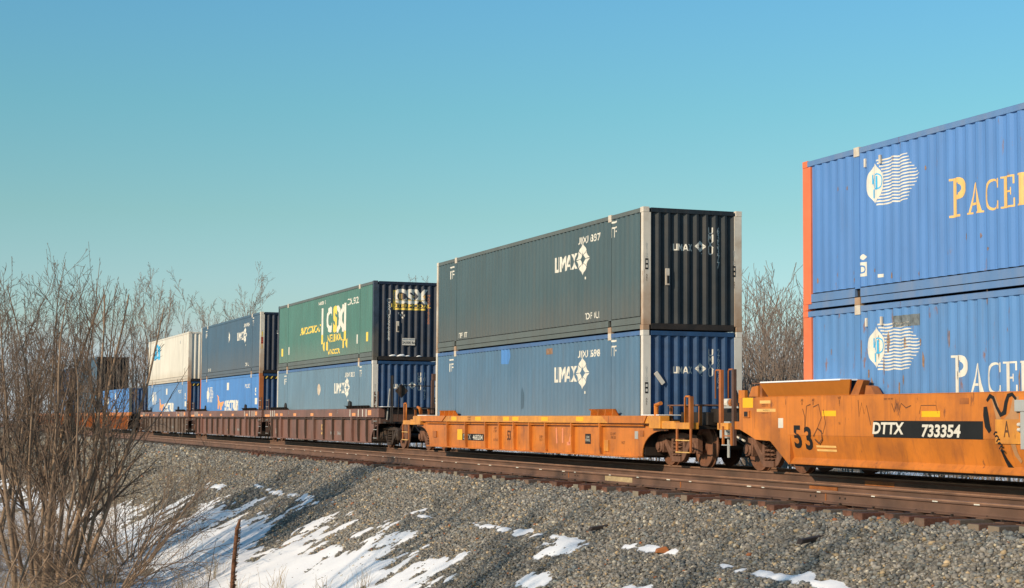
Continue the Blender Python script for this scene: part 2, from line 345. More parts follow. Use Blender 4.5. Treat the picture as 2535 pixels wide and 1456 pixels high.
def umax_logo(h):
    """faceted diamond ring: eight facets around an open diamond"""
    a, b = .5*h, .185*h; g = .018*h; fs = []
    O = [(0, a), (a*1.02, 0), (0, -a), (-a*1.02, 0)]; I = [(0, b*1.25), (b, 0), (0, -b*1.25), (-b, 0)]
    for k in range(4):
        o0, o1, i0, i1 = O[k], O[(k+1) % 4], I[k], I[(k+1) % 4]
        for (t0, t1) in ((0.03, .48), (.52, .97)):
            L_ = lambda p, q, t: (p[0]+(q[0]-p[0])*t, p[1]+(q[1]-p[1])*t)
            fs.append([L_(o0, o1, t0), L_(o0, o1, t1), L_(i0, i1, t1), L_(i0, i1, t0)])
    fs.append([(a*.30, -a*1.05), (a*.42, -a*1.05), (a*.42, -a*1.2), (a*.30, -a*1.2)])
    return quads(*fs)
def umax_word(h, sx=1.0):
    """wide capitals U M A X drawn as strokes"""
    s = .2
    qs = [rect(0, .2, .2, 1), rect(0, 0, .72, .2), rect(.52, .2, .72, 1)]
    x = .84; qs += [rect(x, 0, x+.18, 1), [(x+.18, 1), (x+.18, .62), (x+.42, .2), (x+.5, .2), (x+.5, .55)], [(x+.5, .55), (x+.5, .2), (x+.58, .2), (x+.82, .62), (x+.82, 1)], rect(x+.82, 0, x+1.0, 1)]
    x = 1.92; qs += [[(x, 0), (x+.22, 0), (x+.56, 1), (x+.38, 1)], [(x+.72, 0), (x+.94, 0), (x+.58, 1), (x+.56, 1), (x+.47, .74)], [(x+.30, .22), (x+.645, .22), (x+.59, .38), (x+.355, .38)]]
    x = 2.9; qs += [[(x, 0), (x+.25, 0), (x+.88, 1), (x+.64, 1)], [(x+.0, 1), (x+.25, 1), (x+.43, .70), (x+.31, .51)], [(x+.46, .27), (x+.58, .47), (x+.88, 0), (x+.63, 0)]]
    v, f = quads(*qs); return [((a-1.9)*h*sx, (b-.5)*h) for a, b in v], f
# ------------------------------------------------------------------ containers
CL, CW, CH = 16.154, 2.591, 2.896
class Prof:
    """trapezoid corrugation: depth below the outer face as a function of position"""
    def __init__(s, spans, pitch, depth, flat=.26, base=0.0):
        pts = []
        for a, b in spans:
            n = max(1, round((b-a)/pitch)); pp = (b-a)/n; f = flat*pp; sl = (pp-2*f)/2
            pts.append((a, base))
            for k in range(n):
                x = a+k*pp; pts += [(x+f/2, base), (x+f/2+sl, base+depth), (x+f/2+sl+f, base+depth), (x+f/2+2*sl+f, base)]
            pts.append((b, base))
        s.x = np.array([p[0] for p in pts]); s.d = np.array([p[1] for p in pts]); s.bp = [p[0] for p in pts]; s.spans = spans
    def __call__(s, x): return float(np.interp(x, s.x, s.d))
SP = Prof([(.20, 1.90), (2.07, CL-2.07), (CL-1.90, CL-.20)], .278, .030, flat=.26, base=.010)
SPF = Prof([(.20, 1.90), (2.07, CL-2.07), (CL-1.90, CL-.20)], .278, .03, base=.010)
EP = Prof([(-1.12, 1.12)], .248, .055, flat=.20, base=.012)
def container(s, zb, label, side, rails, endm, post, postend=None, name='shipping_container', railh=.32, doors=False, group='shipping containers on the train', shade=0, decals=None, frontcolor=None, post_far=None, detail=True, postw=.135):
    e = rail_empty(name, s, DC, zb); tag(e, label, 'container', group)
    # the two long sides
    for sgn in (1, -1):
        b = MB(); Y = sgn*CW/2
        for a, bb in SP.spans:
            xs = [x for x in SP.bp if a-1e-6 <= x <= bb+1e-6]
            if sgn < 0: xs = [a, bb]
            i = len(b.v)
            for x in xs: b.v += [(x, Y-sgn*SP(x), railh+.012), (x, Y-sgn*SP(x), CH-.10)]
            for k in range(len(xs)-1): b.f.append((i+2*k, i+2*k+2, i+2*k+3, i+2*k+1)); b.m.append(0)
        b.build('side_panel', side, e)
        g_ = MB(); g_.box((.14, Y-sgn*.062, .04), (CL-.14, Y-sgn*.066, railh+.06)); g_.build('gap_shade_strip', M_sootshade, e)  # dark strip that paints in the shadow line above the bottom rail
        # post pairs over the inner lifting points
        for x in (1.985, CL-1.985):
            p = MB(); p.box((x-.085, Y-sgn*.055, railh-.02), (x+.085, Y+sgn*.0, CH-.17)); p.build('inner_post', side, e)
            for z0, z1 in ((CH-.165, CH+.012), (0, .14)):
                c = MB(); c.box((x-.09, Y-sgn*.10, z0), (x+.09, Y+sgn*.014, z1)); c.build('corner_casting', M_whiter, e, bevel=.008)
        r = MB(); 
        for a, bb in ((.17, 1.89), (2.08, CL-2.08), (CL-1.89, CL-.17)):
            r.prism([(Y, CH-.105), (Y, CH-.012), (Y-sgn*.02, CH), (Y-sgn*.07, CH), (Y-sgn*.07, CH-.105)], a, bb, 'x')
        r.build('top_rail', rails, e)
        r = MB()
        for a, bb in ((.17, 1.89), (2.08, CL-2.08), (CL-1.89, CL-.17)):
            r.prism([(Y, .155), (Y, railh-.015), (Y-sgn*.05, railh), (Y-sgn*.06, .17)], a, bb, 'x')
            if railh > .2: r.prism([(Y-sgn*.012, .03), (Y-sgn*.012, .14), (Y-sgn*.06, .152), (Y-sgn*.06, .03)], a, bb, 'x')
        r.build('bottom_rail', rails, e)
    # corner posts and castings
    for k, x in enumerate((0, CL)):
        for sgn in (1, -1):
            Y = sgn*CW/2; q = MB(); d = 1 if x == 0 else -1
            if postw > .2: Y += sgn*.004
            q.prism([(x, Y), (x+d*postw, Y), (x+d*postw, Y-sgn*.05), (x+d*.03, Y-sgn*.20), (x, Y-sgn*.20)], .12, CH-.12, 'z')
            q.build('corner_post', (post_far or post) if k else post, e, bevel=.006)
            for z0, z1 in ((0, .118), (CH-.118, CH+.01)):
                c = MB(); c.box((x-d*.004, Y+sgn*.004, z0), (x+d*.175, Y-sgn*.16, z1)); c.build('corner_casting', (post_far or post) if k else post, e, bevel=.008)
    # ends
    b = MB(); i = 0
    xs = EP.bp
    for y in xs: b.v += [(EP(y), y, .16), (EP(y), y, CH-.11)]
    for k in range(len(xs)-1): b.f.append((2*k, 2*k+2, 2*k+3, 2*k+1)); b.m.append(0)
    b.build('end_panel', endm, e)
    h = MB(); h.box((.004, -1.09, CH-.115), (.12, 1.09, CH-.004)); h.build('end_header', endm, e, bevel=.01)
    h = MB(); h.box((.004, -1.09, .015), (.12, 1.09, .155)); h.build('end_sill', M_sootshade, e, bevel=.01)
    b = MB(); b.box((CL-.05, -1.1, .16), (CL-.02, 1.1, CH-.11)); b.build('end_panel', endm, e)
    h = MB(); h.box((CL-.12, -1.09, CH-.115), (CL-.004, 1.09, CH-.004)); h.build('end_header', endm, e); h = MB(); h.box((CL-.12, -1.09, .015), (CL-.004, 1.09, .155)); h.build('end_sill', endm, e)
    b = MB(); b.box((.13, -1.22, CH-.035), (CL-.13, 1.22, CH-.022)); b.build('roof_panel', rails, e)
    b = MB(); b.box((.13, -1.22, .06), (CL-.13, 1.22, .10)); b.build('floor', M_sootshade, e)
    def side_dec(nm, vf, m, x, z, rot=0): place_decal(nm, vf, m, e, 'side', (x, CW/2, z), SP, rot=rot)
    def end_dec(nm, vf, m, d, z, rot=0, mat_=None): place_decal(nm, vf, m, e, 'end', (0, CW/2-d, z), EP, rot=rot)
    def post_dec(nm, vf, m, d, z): place_decal(nm, vf, m, e, 'end', (0, CW/2-d, z), None, off=.004)
    if decals: decals(e, side_dec, end_dec, post_dec)
    return e
def itf(sd, x, z, k=1.0):
    sd('lettering', text_polys('ITF', .26*k, bold=.01, sx=.75), M_letter, x, z); sd('marking_bar', quads(rect(-.17, -.02, .17, .025)), M_letter, x, z+.24*k)
def post_marks(pd, d, z0=1.0, faint=False):
    pd('lettering', text_polys('D\nE\nT\nI\nO\nN', .05, line=.85), M_letterd, d, z0+.62)
    pd('marking_frame', quads(rect(-.04, -.13, -.028, .13), rect(.028, -.13, .04, .13), rect(-.028, .09, .028, .13), rect(-.028, -.13, .028, -.09), rect(-.028, -.02, .028, .02)), M_black, d, z0+.30)
    pd('lettering', text_polys('A\nB\nS', .05, line=.85), M_smoke, d, z0-.02)
def vertical(txt): return '\n'.join(txt)
# --- the two in the near orange well: slate over blue
def umax_decals(num_side, num_end, lets=M_letter, endl=M_letter, big=True, zoff=0.0, extra=None, vcol=None):
    def f(e, sd, ed, pd):
        sd('lettering', umax_word(.40, sx=1.0), lets, 4.95, 1.97+zoff); sd('emblem', umax_logo(.88), lets, 3.80, 1.98+zoff)
        sd('lettering', text_polys(num_side, .18, bold=.02, sx=.98), lets, 3.35, 2.46+zoff)
        itf(sd, 1.75, 2.47+zoff); itf(sd, CL-1.55, 2.40+zoff)
        sd('lettering', text_polys('TPIF NT', .16, bold=.012, sx=1.0), lets, 13.5, .46); sd('lettering', text_polys('TO IF OUL', .17, bold=.012, sx=.9), lets, 3.15, .5)
        ed('lettering', umax_word(.16, sx=.82), endl, 1.05, 1.98+zoff); ed('emblem', umax_logo(.29), endl, 1.50, 2.02+zoff)
        ed('lettering', text_polys(vertical('UMXU'), .165, bold=.01, line=.72), endl, 1.775, 2.16+zoff)
        ed('lettering', text_polys(vertical(num_end), .165, bold=.01, line=.72, sx=.85), vcol or endl, 1.98, 2.0+zoff)
        post_marks(pd, .09, 1.25); post_marks(pd, 2.38, 1.15)
        if extra: extra(e, sd, ed, pd)
    return f
def placard(e, d=.63, z=1.26):
    b = MB(); b.box((-.012, CW/2-d-.055, z-.20), (.02, CW/2-d+.055, z+.20)); b.build('document_holder', M_whiter, e, bevel=.012)
    b = MB(); b.box((-.018, CW/2-d-.04, z-.155), (-.0125, CW/2-d+.018, z+.03)); b.build('holder_window', M_sootshade, e)
def note(e, sd, ed, pd):
    sd('patch', quads([(-.38, -.20), (.30, -.22), (.38, .0), (.34, .20), (-.36, .22)]), M_spec, 9.6, 2.58); sd('patch', quads(rect(-.25, -.09, .25, .07)), M_ruststain, 6.15, 2.62); sd('patch', quads([(-.1, -.3), (.08, -.25), (.12, .1), (.02, .35), (-.1, .1)]), M_slateb, 8.2, 1.35)
    b = MB(); b.box((-.02, -.05, -.165), (.01, .05, .165)); o = b.build('paper_notice', M_white, e); o.location = (0, CW/2-.42, 1.78); o.rotation_euler = (R(-38), 0, 0)
S0 = 37.04; ZU, ZL = 3.155, .245
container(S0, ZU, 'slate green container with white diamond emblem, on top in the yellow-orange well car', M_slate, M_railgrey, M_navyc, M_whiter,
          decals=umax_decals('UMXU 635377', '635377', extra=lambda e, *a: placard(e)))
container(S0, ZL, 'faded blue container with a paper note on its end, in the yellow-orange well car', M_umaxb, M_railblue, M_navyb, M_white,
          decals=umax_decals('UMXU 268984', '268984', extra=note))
# --- the two blue ones nearest the camera
def pacer_decals(word_z, letm, rust_mark=False):
    def f(e, sd, ed, pd):
        x0 = 13.36
        wv = []
        # globe emblem: pointed oval with a tail of wavy lines
        ov = []
        for k in range(21): a = math.pi/2 + math.pi*k/20; ov.append((.36*math.cos(a)*(1 if k % 20 else 0), .36*math.sin(a)))
        lens = [(.0, .37), (-.12, .29), (-.24, .17), (-.31, .0), (-.24, -.17), (-.12, -.29), (.0, -.37), (.12, -.25), (.22, -.12), (.30, .03), (.22, .15), (.12, .25)]
        sd('emblem', quads(lens), M_letter, 26.93-x0, word_z+.15)
        parts = []
        for k in range(15):
            v = .40 - k*.80/14; u0 = .05+.27*max(0, 1-abs(v-.02)/.36) ; u1 = 1.0+.42*(1-abs(v)/.42)
            pts = [(u0+(u1-u0)*q/12, v+.010*math.sin((u0+(u1-u0)*q/12)*14)) for q in range(13)]
            wd = [.028*(1 if q < 11 else .6) for q in range(13)]
            parts.append((ribbon(pts, wd), (0, 0), 1))
        sd('emblem_tail', join2d(*parts), M_letter, 26.93-x0, word_z+.15)
        g = arcring(.06, .03, .15, .125, 0, 360, n=16)
        bars = quads(rect(-.13, .0, -.09, .17), rect(-.09, -.26, -.03, -.10), rect(.03, -.10, .09, .13))
        place_decal('emblem_globe', join2d((g, (0, 0), 1), (bars, (0, 0), 1)), M_cyan, e, 'side', (26.93-x0, CW/2, word_z+.15), SP, off=.0065)
        w5, f5 = serif_word('PACER', .66, sx=.92); umin = min(p[0] for p in w5)
        w5 = [(a-umin, b) for a, b in w5]
        sd('lettering', (w5, f5), letm, 24.62-x0, word_z-.73)
        sd('marking_plate', quads(rect(-.11, -.13, .11, .13), [(-.12, .22), (.0, .17), (.12, .22), (0, .28)]), M_letter, 27.37-x0, 3.80-ZU)
        place_decal('lettering', text_polys('D', .15, bold=.02), M_spec, e, 'side', (27.38-x0, CW/2, 3.80-ZU), SP, off=.006)
        sd('marking_plate', quads(rect(-.075, -.03, .075, .03)), M_letter, 26.78-x0, 3.64-ZU)
        for u in (27.25, 26.75):
            b = MB(); b.box((u-x0-.025, CW/2-.03, 2.50), (u-x0+.025, CW/2+.012, 2.66)); b.build('vent_cover', M_whiter, e, bevel=.008)
        rr2 = random.Random(5 if rust_mark else 6)
        def blob(w_, h): return quads([(w_*math.cos(a*.6283)*rr2.uniform(.5, 1), h*math.sin(a*.6283)*rr2.uniform(.5, 1)) for a in range(10)])
        for k in range(20 if rust_mark else 16):
            xx = rr2.uniform(22.5, 29.0)-x0; zz = (rr2.choice((1.75, 1.95, 2.35, 2.9))-ZL+rr2.uniform(-.15, .15)) if rust_mark else (rr2.choice((3.62, 3.66, 3.75, 4.1, 5.4, 5.7))-ZU+rr2.uniform(-.05, .08))
            sd('rust_spot', blob(rr2.uniform(.02, .045), rr2.uniform(.05, .28 if rust_mark else .08)), M_ruststain, xx, zz)
        if rust_mark:
            sd('patch', quads(rect(-.42, -.10, .42, .10)), M_smokeb, 25.95-x0, 2.55)
    return f
M_smokeb = mat('grey_scuff', (0.13, 0.15, 0.16), rough=.7, var=.5, vscale=9, rust=.3)
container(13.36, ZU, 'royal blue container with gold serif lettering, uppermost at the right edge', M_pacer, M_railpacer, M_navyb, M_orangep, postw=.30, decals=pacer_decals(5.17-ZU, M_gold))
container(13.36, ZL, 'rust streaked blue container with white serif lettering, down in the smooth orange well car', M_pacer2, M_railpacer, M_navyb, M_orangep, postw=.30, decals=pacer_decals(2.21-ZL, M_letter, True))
# --- maroon three-unit car: green over blue, navy over blue, cream over blue
S1, S2, S3 = 60.82, 80.9, 101.3
def csx_decals(e, sd, ed, pd):
    L1 = 60.82
    sd('lettering', text_polys('C', .93, bold=.055, sx=.95), M_letter, 67.5-L1, 4.97-ZU); sd('lettering', text_polys('X', .93, bold=.07, sx=1.05), M_letter, 65.72-L1, 4.93-ZU)
    sd('lettering', text_polys('S', .95, bold=.06, sx=.95), M_yellow, 66.6-L1, 4.95-ZU)
    sd('lettering', text_polys('INTERMODAL', .30, bold=.02, sx=.95), M_yellow, 66.6-L1, 4.22-ZU)
    for x in (68.70, 64.98): 
        sd('bracket_stripe', quads(rect(-.16, -.35, .16, .73)), M_letter, x-L1, 4.77-ZU); sd('bracket_stripe', quads(rect(-.16, -.73, .16, -.35)), M_yellow, x-L1, 4.77-ZU)
    for x, k in ((68.3, -1), (65.35, 1)):
        sd('arrow_mark', quads(rect(-.12, -.17, .12, .17)), M_yellow, x-.12*k-L1 if k > 0 else x-.42-L1, 3.93-ZU)
        c = [(0, .20), (.16, 0), (0, -.20), (-.16, 0)]; sd('arrow_mark', quads(c), M_yellow, (x-.62 if k > 0 else x+.08)-L1, 3.93-ZU)
    sd('lettering', text_polys('WINDOOR', .2, bold=.02, sx=1.3), M_yellow, 66.75-L1, 3.68-ZU)
    sd('lettering', text_polys("AVICCDVICAS", .30, bold=.02, shear=.3, sx=1.35), M_yellow, 70.8-L1, 4.72-ZU)
    sd('lettering', text_polys('NINGBO LE', .14, bold=.02, sx=1.2), M_letter, 68.75-L1, 5.72-ZU)
    sd('lettering', text_polys('CSXU 932234', .25, bold=.012, sx=.95), M_letter, 63.7-L1, 5.50-ZU)
    for x, z, w_, m in ((76.1, 3.95, .38, M_yellow), (74.75, 3.98, .2, M_letter), (61.7, 4.05, .28, M_yellow), (63.2, 4.02, .2, M_letter)):
        sd('marking_plate', quads(rect(-w_/2, -.17, w_/2, .17)), m, x-L1, z-ZU)
    # end: word on yellow
    dm, zm = 1.37, 2.22
    ed('marking_plate', quads(rect(-.62, -.36, -.53, .36), rect(-.53, -.36, .62, -.29), rect(-.53, -.02, .62, .02)), M_yellow, dm, zm)
    ed('lettering', text_polys('CSX', .50, bold=.05, sx=.98), M_letter, dm+.05, zm+.14)
    place_decal('arrow_mark', quads(rect(-.42, .05, -.28, .24), [(.10, .22), (.2, .14), (.10, .06)], [(.60, .24), (.50, .14), (.60, .04)]), M_gold, e, 'end', (0, CW/2-dm, zm), EP, off=.007)
    ed('lettering', text_polys('INTERMODAL', .13, bold=.02, sx=1.35), M_yellow, dm+.05, zm-.20)
    ed('lettering', text_polys(vertical('CSXU932234'), .155, bold=.01, line=.72), M_letterd, .58, 1.5)
    ed('lettering', text_polys(vertical('MAXWGT67200'), .09, line=.8), M_rustpost, 2.1, 1.9)
    sc_ = quads(*[[(a*.07, b*.05+.2), (a*.07+.06, b*.05+.22), (a*.07+.05, b*.05+.12)] for a, b in ((0, 0), (1.2, -1), (2, .5), (3, -1.5), (2.2, -3))])
    ed('scrape', sc_, M_white, .92, 1.55); placard(e, .92, 1.24)
    b = MB(); b.box((-.012, CW/2-1.58, .57), (.0, CW/2-1.10, .83)); b.build('weight_plate', M_white, e)
    place_decal('lettering', text_polys('GROSS WEIGHT', .045, bold=.01), M_umaxb, e, 'end', (-.012, CW/2-1.34, .78))
    place_decal('lettering', text_polys('24,000 lbs', .085, bold=.012), M_black, e, 'end', (-.012, CW/2-1.34, .66))
    s_ = MB()
    for y, r in ((.55, .10), (.22, .13), (-.02, .07), (-.45, .07)):
        s_.tube([(.0, y-r*1.3, .165), (-.01, y-r*.5, .165+r*.25), (-.01, y+r*.5, .165+r*.22), (.0, y+r*1.4, .165)], [.012, r*.35, r*.3, .01], n=7)
    s_.build('snow_patch', M_snow, e, smooth=True)
M_csxpost = mat('grimy_navy_post', (0.035, 0.05, 0.075), rough=.5, var=.3, dirt=(0.2, .16, .11), dirt_amt=.4, low=(.13, .11, .08), low_z=1.1, low_amt=.8, rust=.15)
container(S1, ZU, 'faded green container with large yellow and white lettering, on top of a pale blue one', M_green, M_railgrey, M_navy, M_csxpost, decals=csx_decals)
def r273(e, sd, ed, pd):
    sd('patch', quads([(0, .28), (.18, .2), (.24, 0), (.16, -.2), (0, -.3), (-.14, -.15), (-.2, .05), (-.1, .22)]), M_whiter, 69.15-S1, 2.2-ZL)
container(S1, ZL, 'pale faded blue container with an oval worn patch, underneath the green one', M_umaxb2, M_railblue, M_navyb, M_white, decals=umax_decals('UMXU 101273', '101273', extra=r273))
def warn(pd, d=.09):
    pd('warning_sticker', quads(rect(-.05, -.16, .05, .16)), M_red, d, 1.55); pd('warning_sticker', quads(rect(-.03, .17, .03, .42)), M_yellow, d, 1.55); pd('warning_sticker', quads(rect(-.03, -.40, .03, -.17)), M_gold, d, 1.55)
def navy_x(e, sd, ed, pd): sd('patch', quads([(0, .3), (.2, 0), (0, -.3), (-.2, 0)]), M_letter, 7.95, 5.18-ZU); warn(pd)
container(S2, ZU, 'dull blue upper container between the cream one and the green one', M_slateb, M_slateb, M_navy, M_whiter, decals=umax_decals('UMXU 290244', '290244', extra=navy_x, zoff=-.02))
def spec_decals(e, sd, ed, pd):
    parts = []
    for k in range(11):
        v = .38 - k*.76/10; parts.append((quads(rect(.1+.3*(1-abs(v)/.4), v-.018, 1.0+.3*(1-abs(v)/.4), v+.018)), (0, 0), 1))
    sd('emblem', join2d(*parts), M_letter, 13.5, 2.28-ZL)
    lens = [(.0, .42), (-.3, .2), (-.38, .0), (-.3, -.2), (.0, -.42), (.25, -.2), (.36, .0), (.25, .2)]
    sd('emblem', quads(lens), M_letter, 13.75, 2.28-ZL)
    sd('marking_plate', quads(rect(-.3, -.19, .3, .19)), M_letter, 8.0, 2.65-ZL)
    fig = quads([(-.9, .5), (-.55, .42), (-.2, .1), (-.4, -.3), (-.8, -.2), (-.6, .1)], [(-.1, .08), (.9, .14), (.8, -.05), (.5, -.12), (.35, -.3), (.0, -.3)])
    sd('emblem_figure', fig, M_orl, 10.1, 1.75-ZL)
    sd('lettering', serif_like('SPECTRUM', .52, 1.02), M_letter, 7.0, 1.66-ZL)
    sd('lettering', text_polys('PACU 237', .2, bold=.015), M_letter, 2.9, 2.59-ZL)
    sd('lettering', text_polys('S', .34, bold=.04), M_letter, .95, 2.3-ZL); sd('marking_plate', quads(rect(-.2, -.15, .2, .15)), M_letter, .85, 1.84-ZL)
    b = MB(); b.box((-.004, -1.09, CH-.24), (.0, 1.09, CH-.12)); b.build('hazard_strip', M_black, e)
    for k in range(9): place_decal('hazard_stripe', quads([(-.06, -.06), (.0, -.06), (.07, .06), (.01, .06)]), M_yellow, e, 'end', (-.004, .96-k*.24, CH-.18))
def serif_like(txt, h, sx): return text_polys(txt, h, bold=.045, sx=sx)
container(S2, ZL, 'bright blue container with red figure and rust orange posts, right below the dull blue one', M_spec, M_spec, M_navyb, M_rustpost, post_far=M_orangep, decals=spec_decals)
def cream_decals(e, sd, ed, pd):
    q = [rect(-1.3, -.5, -.5, .42), rect(-.44, -.42, .3, .5), rect(.36, -.5, 1.2, .38)]
    sd('emblem', quads(*q), M_cyan, 12.3, 5.25-ZU)
    place_decal('emblem', quads([(-.3, -.3), (-.12, -.3), (.05, .3), (-.1, .3)], [(.15, -.3), (.33, -.3), (.13, .3), (.05, .3)]), M_letter, e, 'side', (12.3, CW/2, 5.25-ZU), SP, off=.0065)
    sd('marking_plate', quads(rect(-.18, -.09, .18, .09)), M_letterd, 3.1, 5.55-ZU); warn(pd, 2.4)
container(S3, ZU, 'cream white container with small cyan squares, partly behind the branches', M_cream, M_cream, M_cream, M_whiter, decals=cream_decals)
container(S3, ZL, 'washed-out blue container with rust orange corner posts, beneath the cream white one', M_spec2, M_spec2, M_navyb, M_rustpost, post_far=M_railgrey, decals=spec_decals)
# --- beyond, seen through the bush
def few(e, sd, ed, pd): sd('marking_plate', quads(rect(-.3, -.22, .3, .22)), M_letter, 8, 2.4); sd('emblem', quads([(0, .4), (-.36, 0), (0, -.4), (.5, -.3), (1.2, 0), (.5, .3)]), M_letter, 13, 2.0); sd('lettering', serif_like('PACER', .7, 1), M_letter, 7.5, 1.0)
S4, S5, S6, S7 = 126.6, 147.0, 169.2, 189.5
container(S4, ZL, 'blue container riding alone in its well with none above it, behind the branches', M_spec, M_spec, M_navyb, M_railgrey, decals=few)
container(S5, ZU, 'grey-blue upper container with a black end, farther off than the cream white one', M_slateb, M_slateb, M_sootshade, M_sootshade, decals=None)
container(S5, ZL, 'steel blue container under the black-ended grey-blue one, behind the bush', M_slateb, M_slateb, M_navyb, M_sootshade, decals=None)
container(S6, ZU-.35, 'navy container farthest up the train, on top, seen through the bush', M_navyb, M_navyb, M_navyb, M_navyb, decals=None)
container(S6, ZL-.1, 'light blue container with white lettering, below the farthest navy one', M_spec2, M_spec2, M_navyb, M_railgrey, decals=few)

# ------------------------------------------------------------------ well cars
def box_on(name, a, b, m, par, bev=0.0): q = MB(); q.box(a, b); return q.build(name, m, par, bevel=bev)
def truck(par, x, m=M_truck, wm=M_wheel, mirror=1, wb=1.78):
    t = bpy.data.objects.new('truck', None); COL.objects.link(t); t.parent = par; t.location = (x, 0, 0); t.empty_display_size = .2
    hw = wb/2
    for sx in (-1, 1):
        for sy in (1, -1):
            b = MB(); b.lathe([(.10, .05), (.13, .05), (.15, .005), (.36, -.02), (.385, .018), (.455, .018), (.460, -.06), (.485, -.075), (.485, -.105), (.10, -.105)] if sy > 0 else
                              [(.10, -.05), (.13, -.05), (.15, -.005), (.36, .02), (.385, -.018), (.455, -.018), (.460, .06), (.485, .075), (.485, .105), (.10, .105)], (sx*hw, sy*.80, .458))
            b.build('wheel', wm, t, smooth=False)
        b = MB(); b.tube([(sx*hw, -1.0, .458), (sx*hw, 1.0, .458)], .075, n=10); b.build('axle', M_truckd, t)
    for sy in (1, -1):
        y0, y1 = (.93, 1.07) if sy > 0 else (-1.07, -.93)
        b = MB()
        b.prism([(-hw-.16, .30), (-hw-.16, .64), (-hw-.05, .72), (-hw+.17, .72), (-hw+.19, .56), (-hw+.15, .30), (-hw+.11, .30), (-hw+.11, .52), (-hw-.10, .52), (-hw-.10, .30)], y0, y1)
        b.prism([(hw+.16, .30), (hw+.16, .64), (hw+.05, .72), (hw-.17, .72), (hw-.19, .56), (hw-.15, .30), (hw-.11, .30), (hw-.11, .52), (hw+.10, .52), (hw+.10, .30)], y0, y1)
        for q in (-1, 1):
            b.prism([(q*(hw-.17), .72), (q*(hw-.19), .52), (q*.34, .16), (q*.22, .10), (q*.22, .26), (q*(hw-.32), .58)], y0+.01, y1-.01)
            b.prism([(q*.25, .26), (q*.25, .62), (q*.33, .62), (q*.36, .36)], y0+.02, y1-.02)
        b.prism([(-.22, .10), (.22, .10), (.22, .23), (-.22, .23)], y0-.02, y1+.03)
        b.prism([(-hw+.17, .72), (-hw+.19, .64), (-.2, .62), (.2, .62), (hw-.19, .64), (hw-.17, .72), (.3, .76), (-.3, .76)], y0+.02, y1-.02)
        b.build('side_frame', m, t, bevel=.012)
        for q in (-1, 1):
            c = MB(); c.lathe([(.05, -.10), (.13, -.10), (.14, .04), (.10, .07), (.10, .10), (.03, .12)] if sy > 0 else [(.05, .10), (.13, .10), (.14, -.04), (.10, -.07), (.10, -.10), (.03, -.12)], (q*hw, sy*1.04, .45), n=12); c.build('axle_bearing', m, t)
        for q in (-.135, 0, .135):
            c = MB(); pts = [(q+.062*math.cos(a*.785), sy*(1.0+(.03 if q else .045))+.062*math.sin(a*.785), .24+a*.0105) for a in range(34)]
            c.tube(pts, .017, n=5); c.build('spring', m, t)
    b = MB(); b.box((-.18, -.93, .55), (.18, .93, .76)); b.box((-hw+.1, -.72, .40), (-.30, .72, .46)); b.box((.30, -.72, .40), (hw-.1, .72, .46)); b.build('bolster', M_truckd, t)
    for q in (-1, 1): b = MB(); b.box((q*(hw-.48), .60, .12), (q*(hw-.53), .78, .62)); b.build('brake_shoe', M_truckd, t)
    return t
def ladder(par, x0, x1, z0, z1, y, m, rungs, rm=None, t=.028):
    o = MB(); o.box((x0-t, y-.02, z0), (x0+t, y+.02, z1)); o.box((x1-t, y-.02, z0), (x1+t, y+.02, z1)); 
    for z in rungs: pass
    o.box((x0+t, y-.008, (z0+z1)/2-.012), (x1-t, y+.008, (z0+z1)/2+.012)) if x1 > x0 else o.box((x0-t, y-.008, (z0+z1)/2-.012), (x1+t, y+.008, (z0+z1)/2+.012))
    l = o.build('ladder', m, par, bevel=.005)
    for z in rungs:
        r = MB(); r.tube([(x0, y+.03, z), (x1, y+.03, z)], .014, n=6); r.build('rung', rm or m, l)
    return l
def handrail(par, x0, x1, z0, z1, y, m, r=.02):
    b = MB(); b.tube([(x0, y, z0), (x0, y, z1-.03), (x0+(x1-x0)*.15, y, z1), (x1-(x1-x0)*.15, y, z1), (x1, y, z1-.03), (x1, y, z0)], r, n=6); return b.build('handrail', m, par, smooth=True)
def guide(par, x0, x1, z0, h, m, y=1.34, fins=0, fm=None, flare=.14):
    """container guide: a flared lip standing on the top chord"""
    b = MB(); i = len(b.v); e = abs(x1-x0)*.12
    b.v += [(x0, y, z0), (x1, y, z0), (x1+e, y+flare, z0+h), (x0-e, y+flare, z0+h), (x0, y-.02, z0), (x1, y-.02, z0), (x1+e, y+flare-.02, z0+h), (x0-e, y+flare-.02, z0+h)]
    for f in ((0, 1, 2, 3), (7, 6, 5, 4), (0, 4, 5, 1), (1, 5, 6, 2), (2, 6, 7, 3), (3, 7, 4, 0)): b.f.append(tuple(i+k for k in f)); b.m.append(0)
    for q in np.linspace(x0, x1, max(2, fins)):
        b.prism([(y+.002, z0), (y+flare-.01, z0+h-.008), (y+.12+flare*.3, z0)], q-.012, q+.012, 'x')
    return b.build('container_guide', m, par)
def flange_arch(x_in, x_out, z0, z1, ztop, n=8):
    """outline of a wheel arch from the bottom of the side sheet up to the platform"""
    pts = []
    for k in range(n+1):
        a = math.pi/2*k/n; pts.append((x_in+(x_out-x_in)*(1-math.cos(a)), z0+(z1-z0)*math.sin(a)))
    return pts
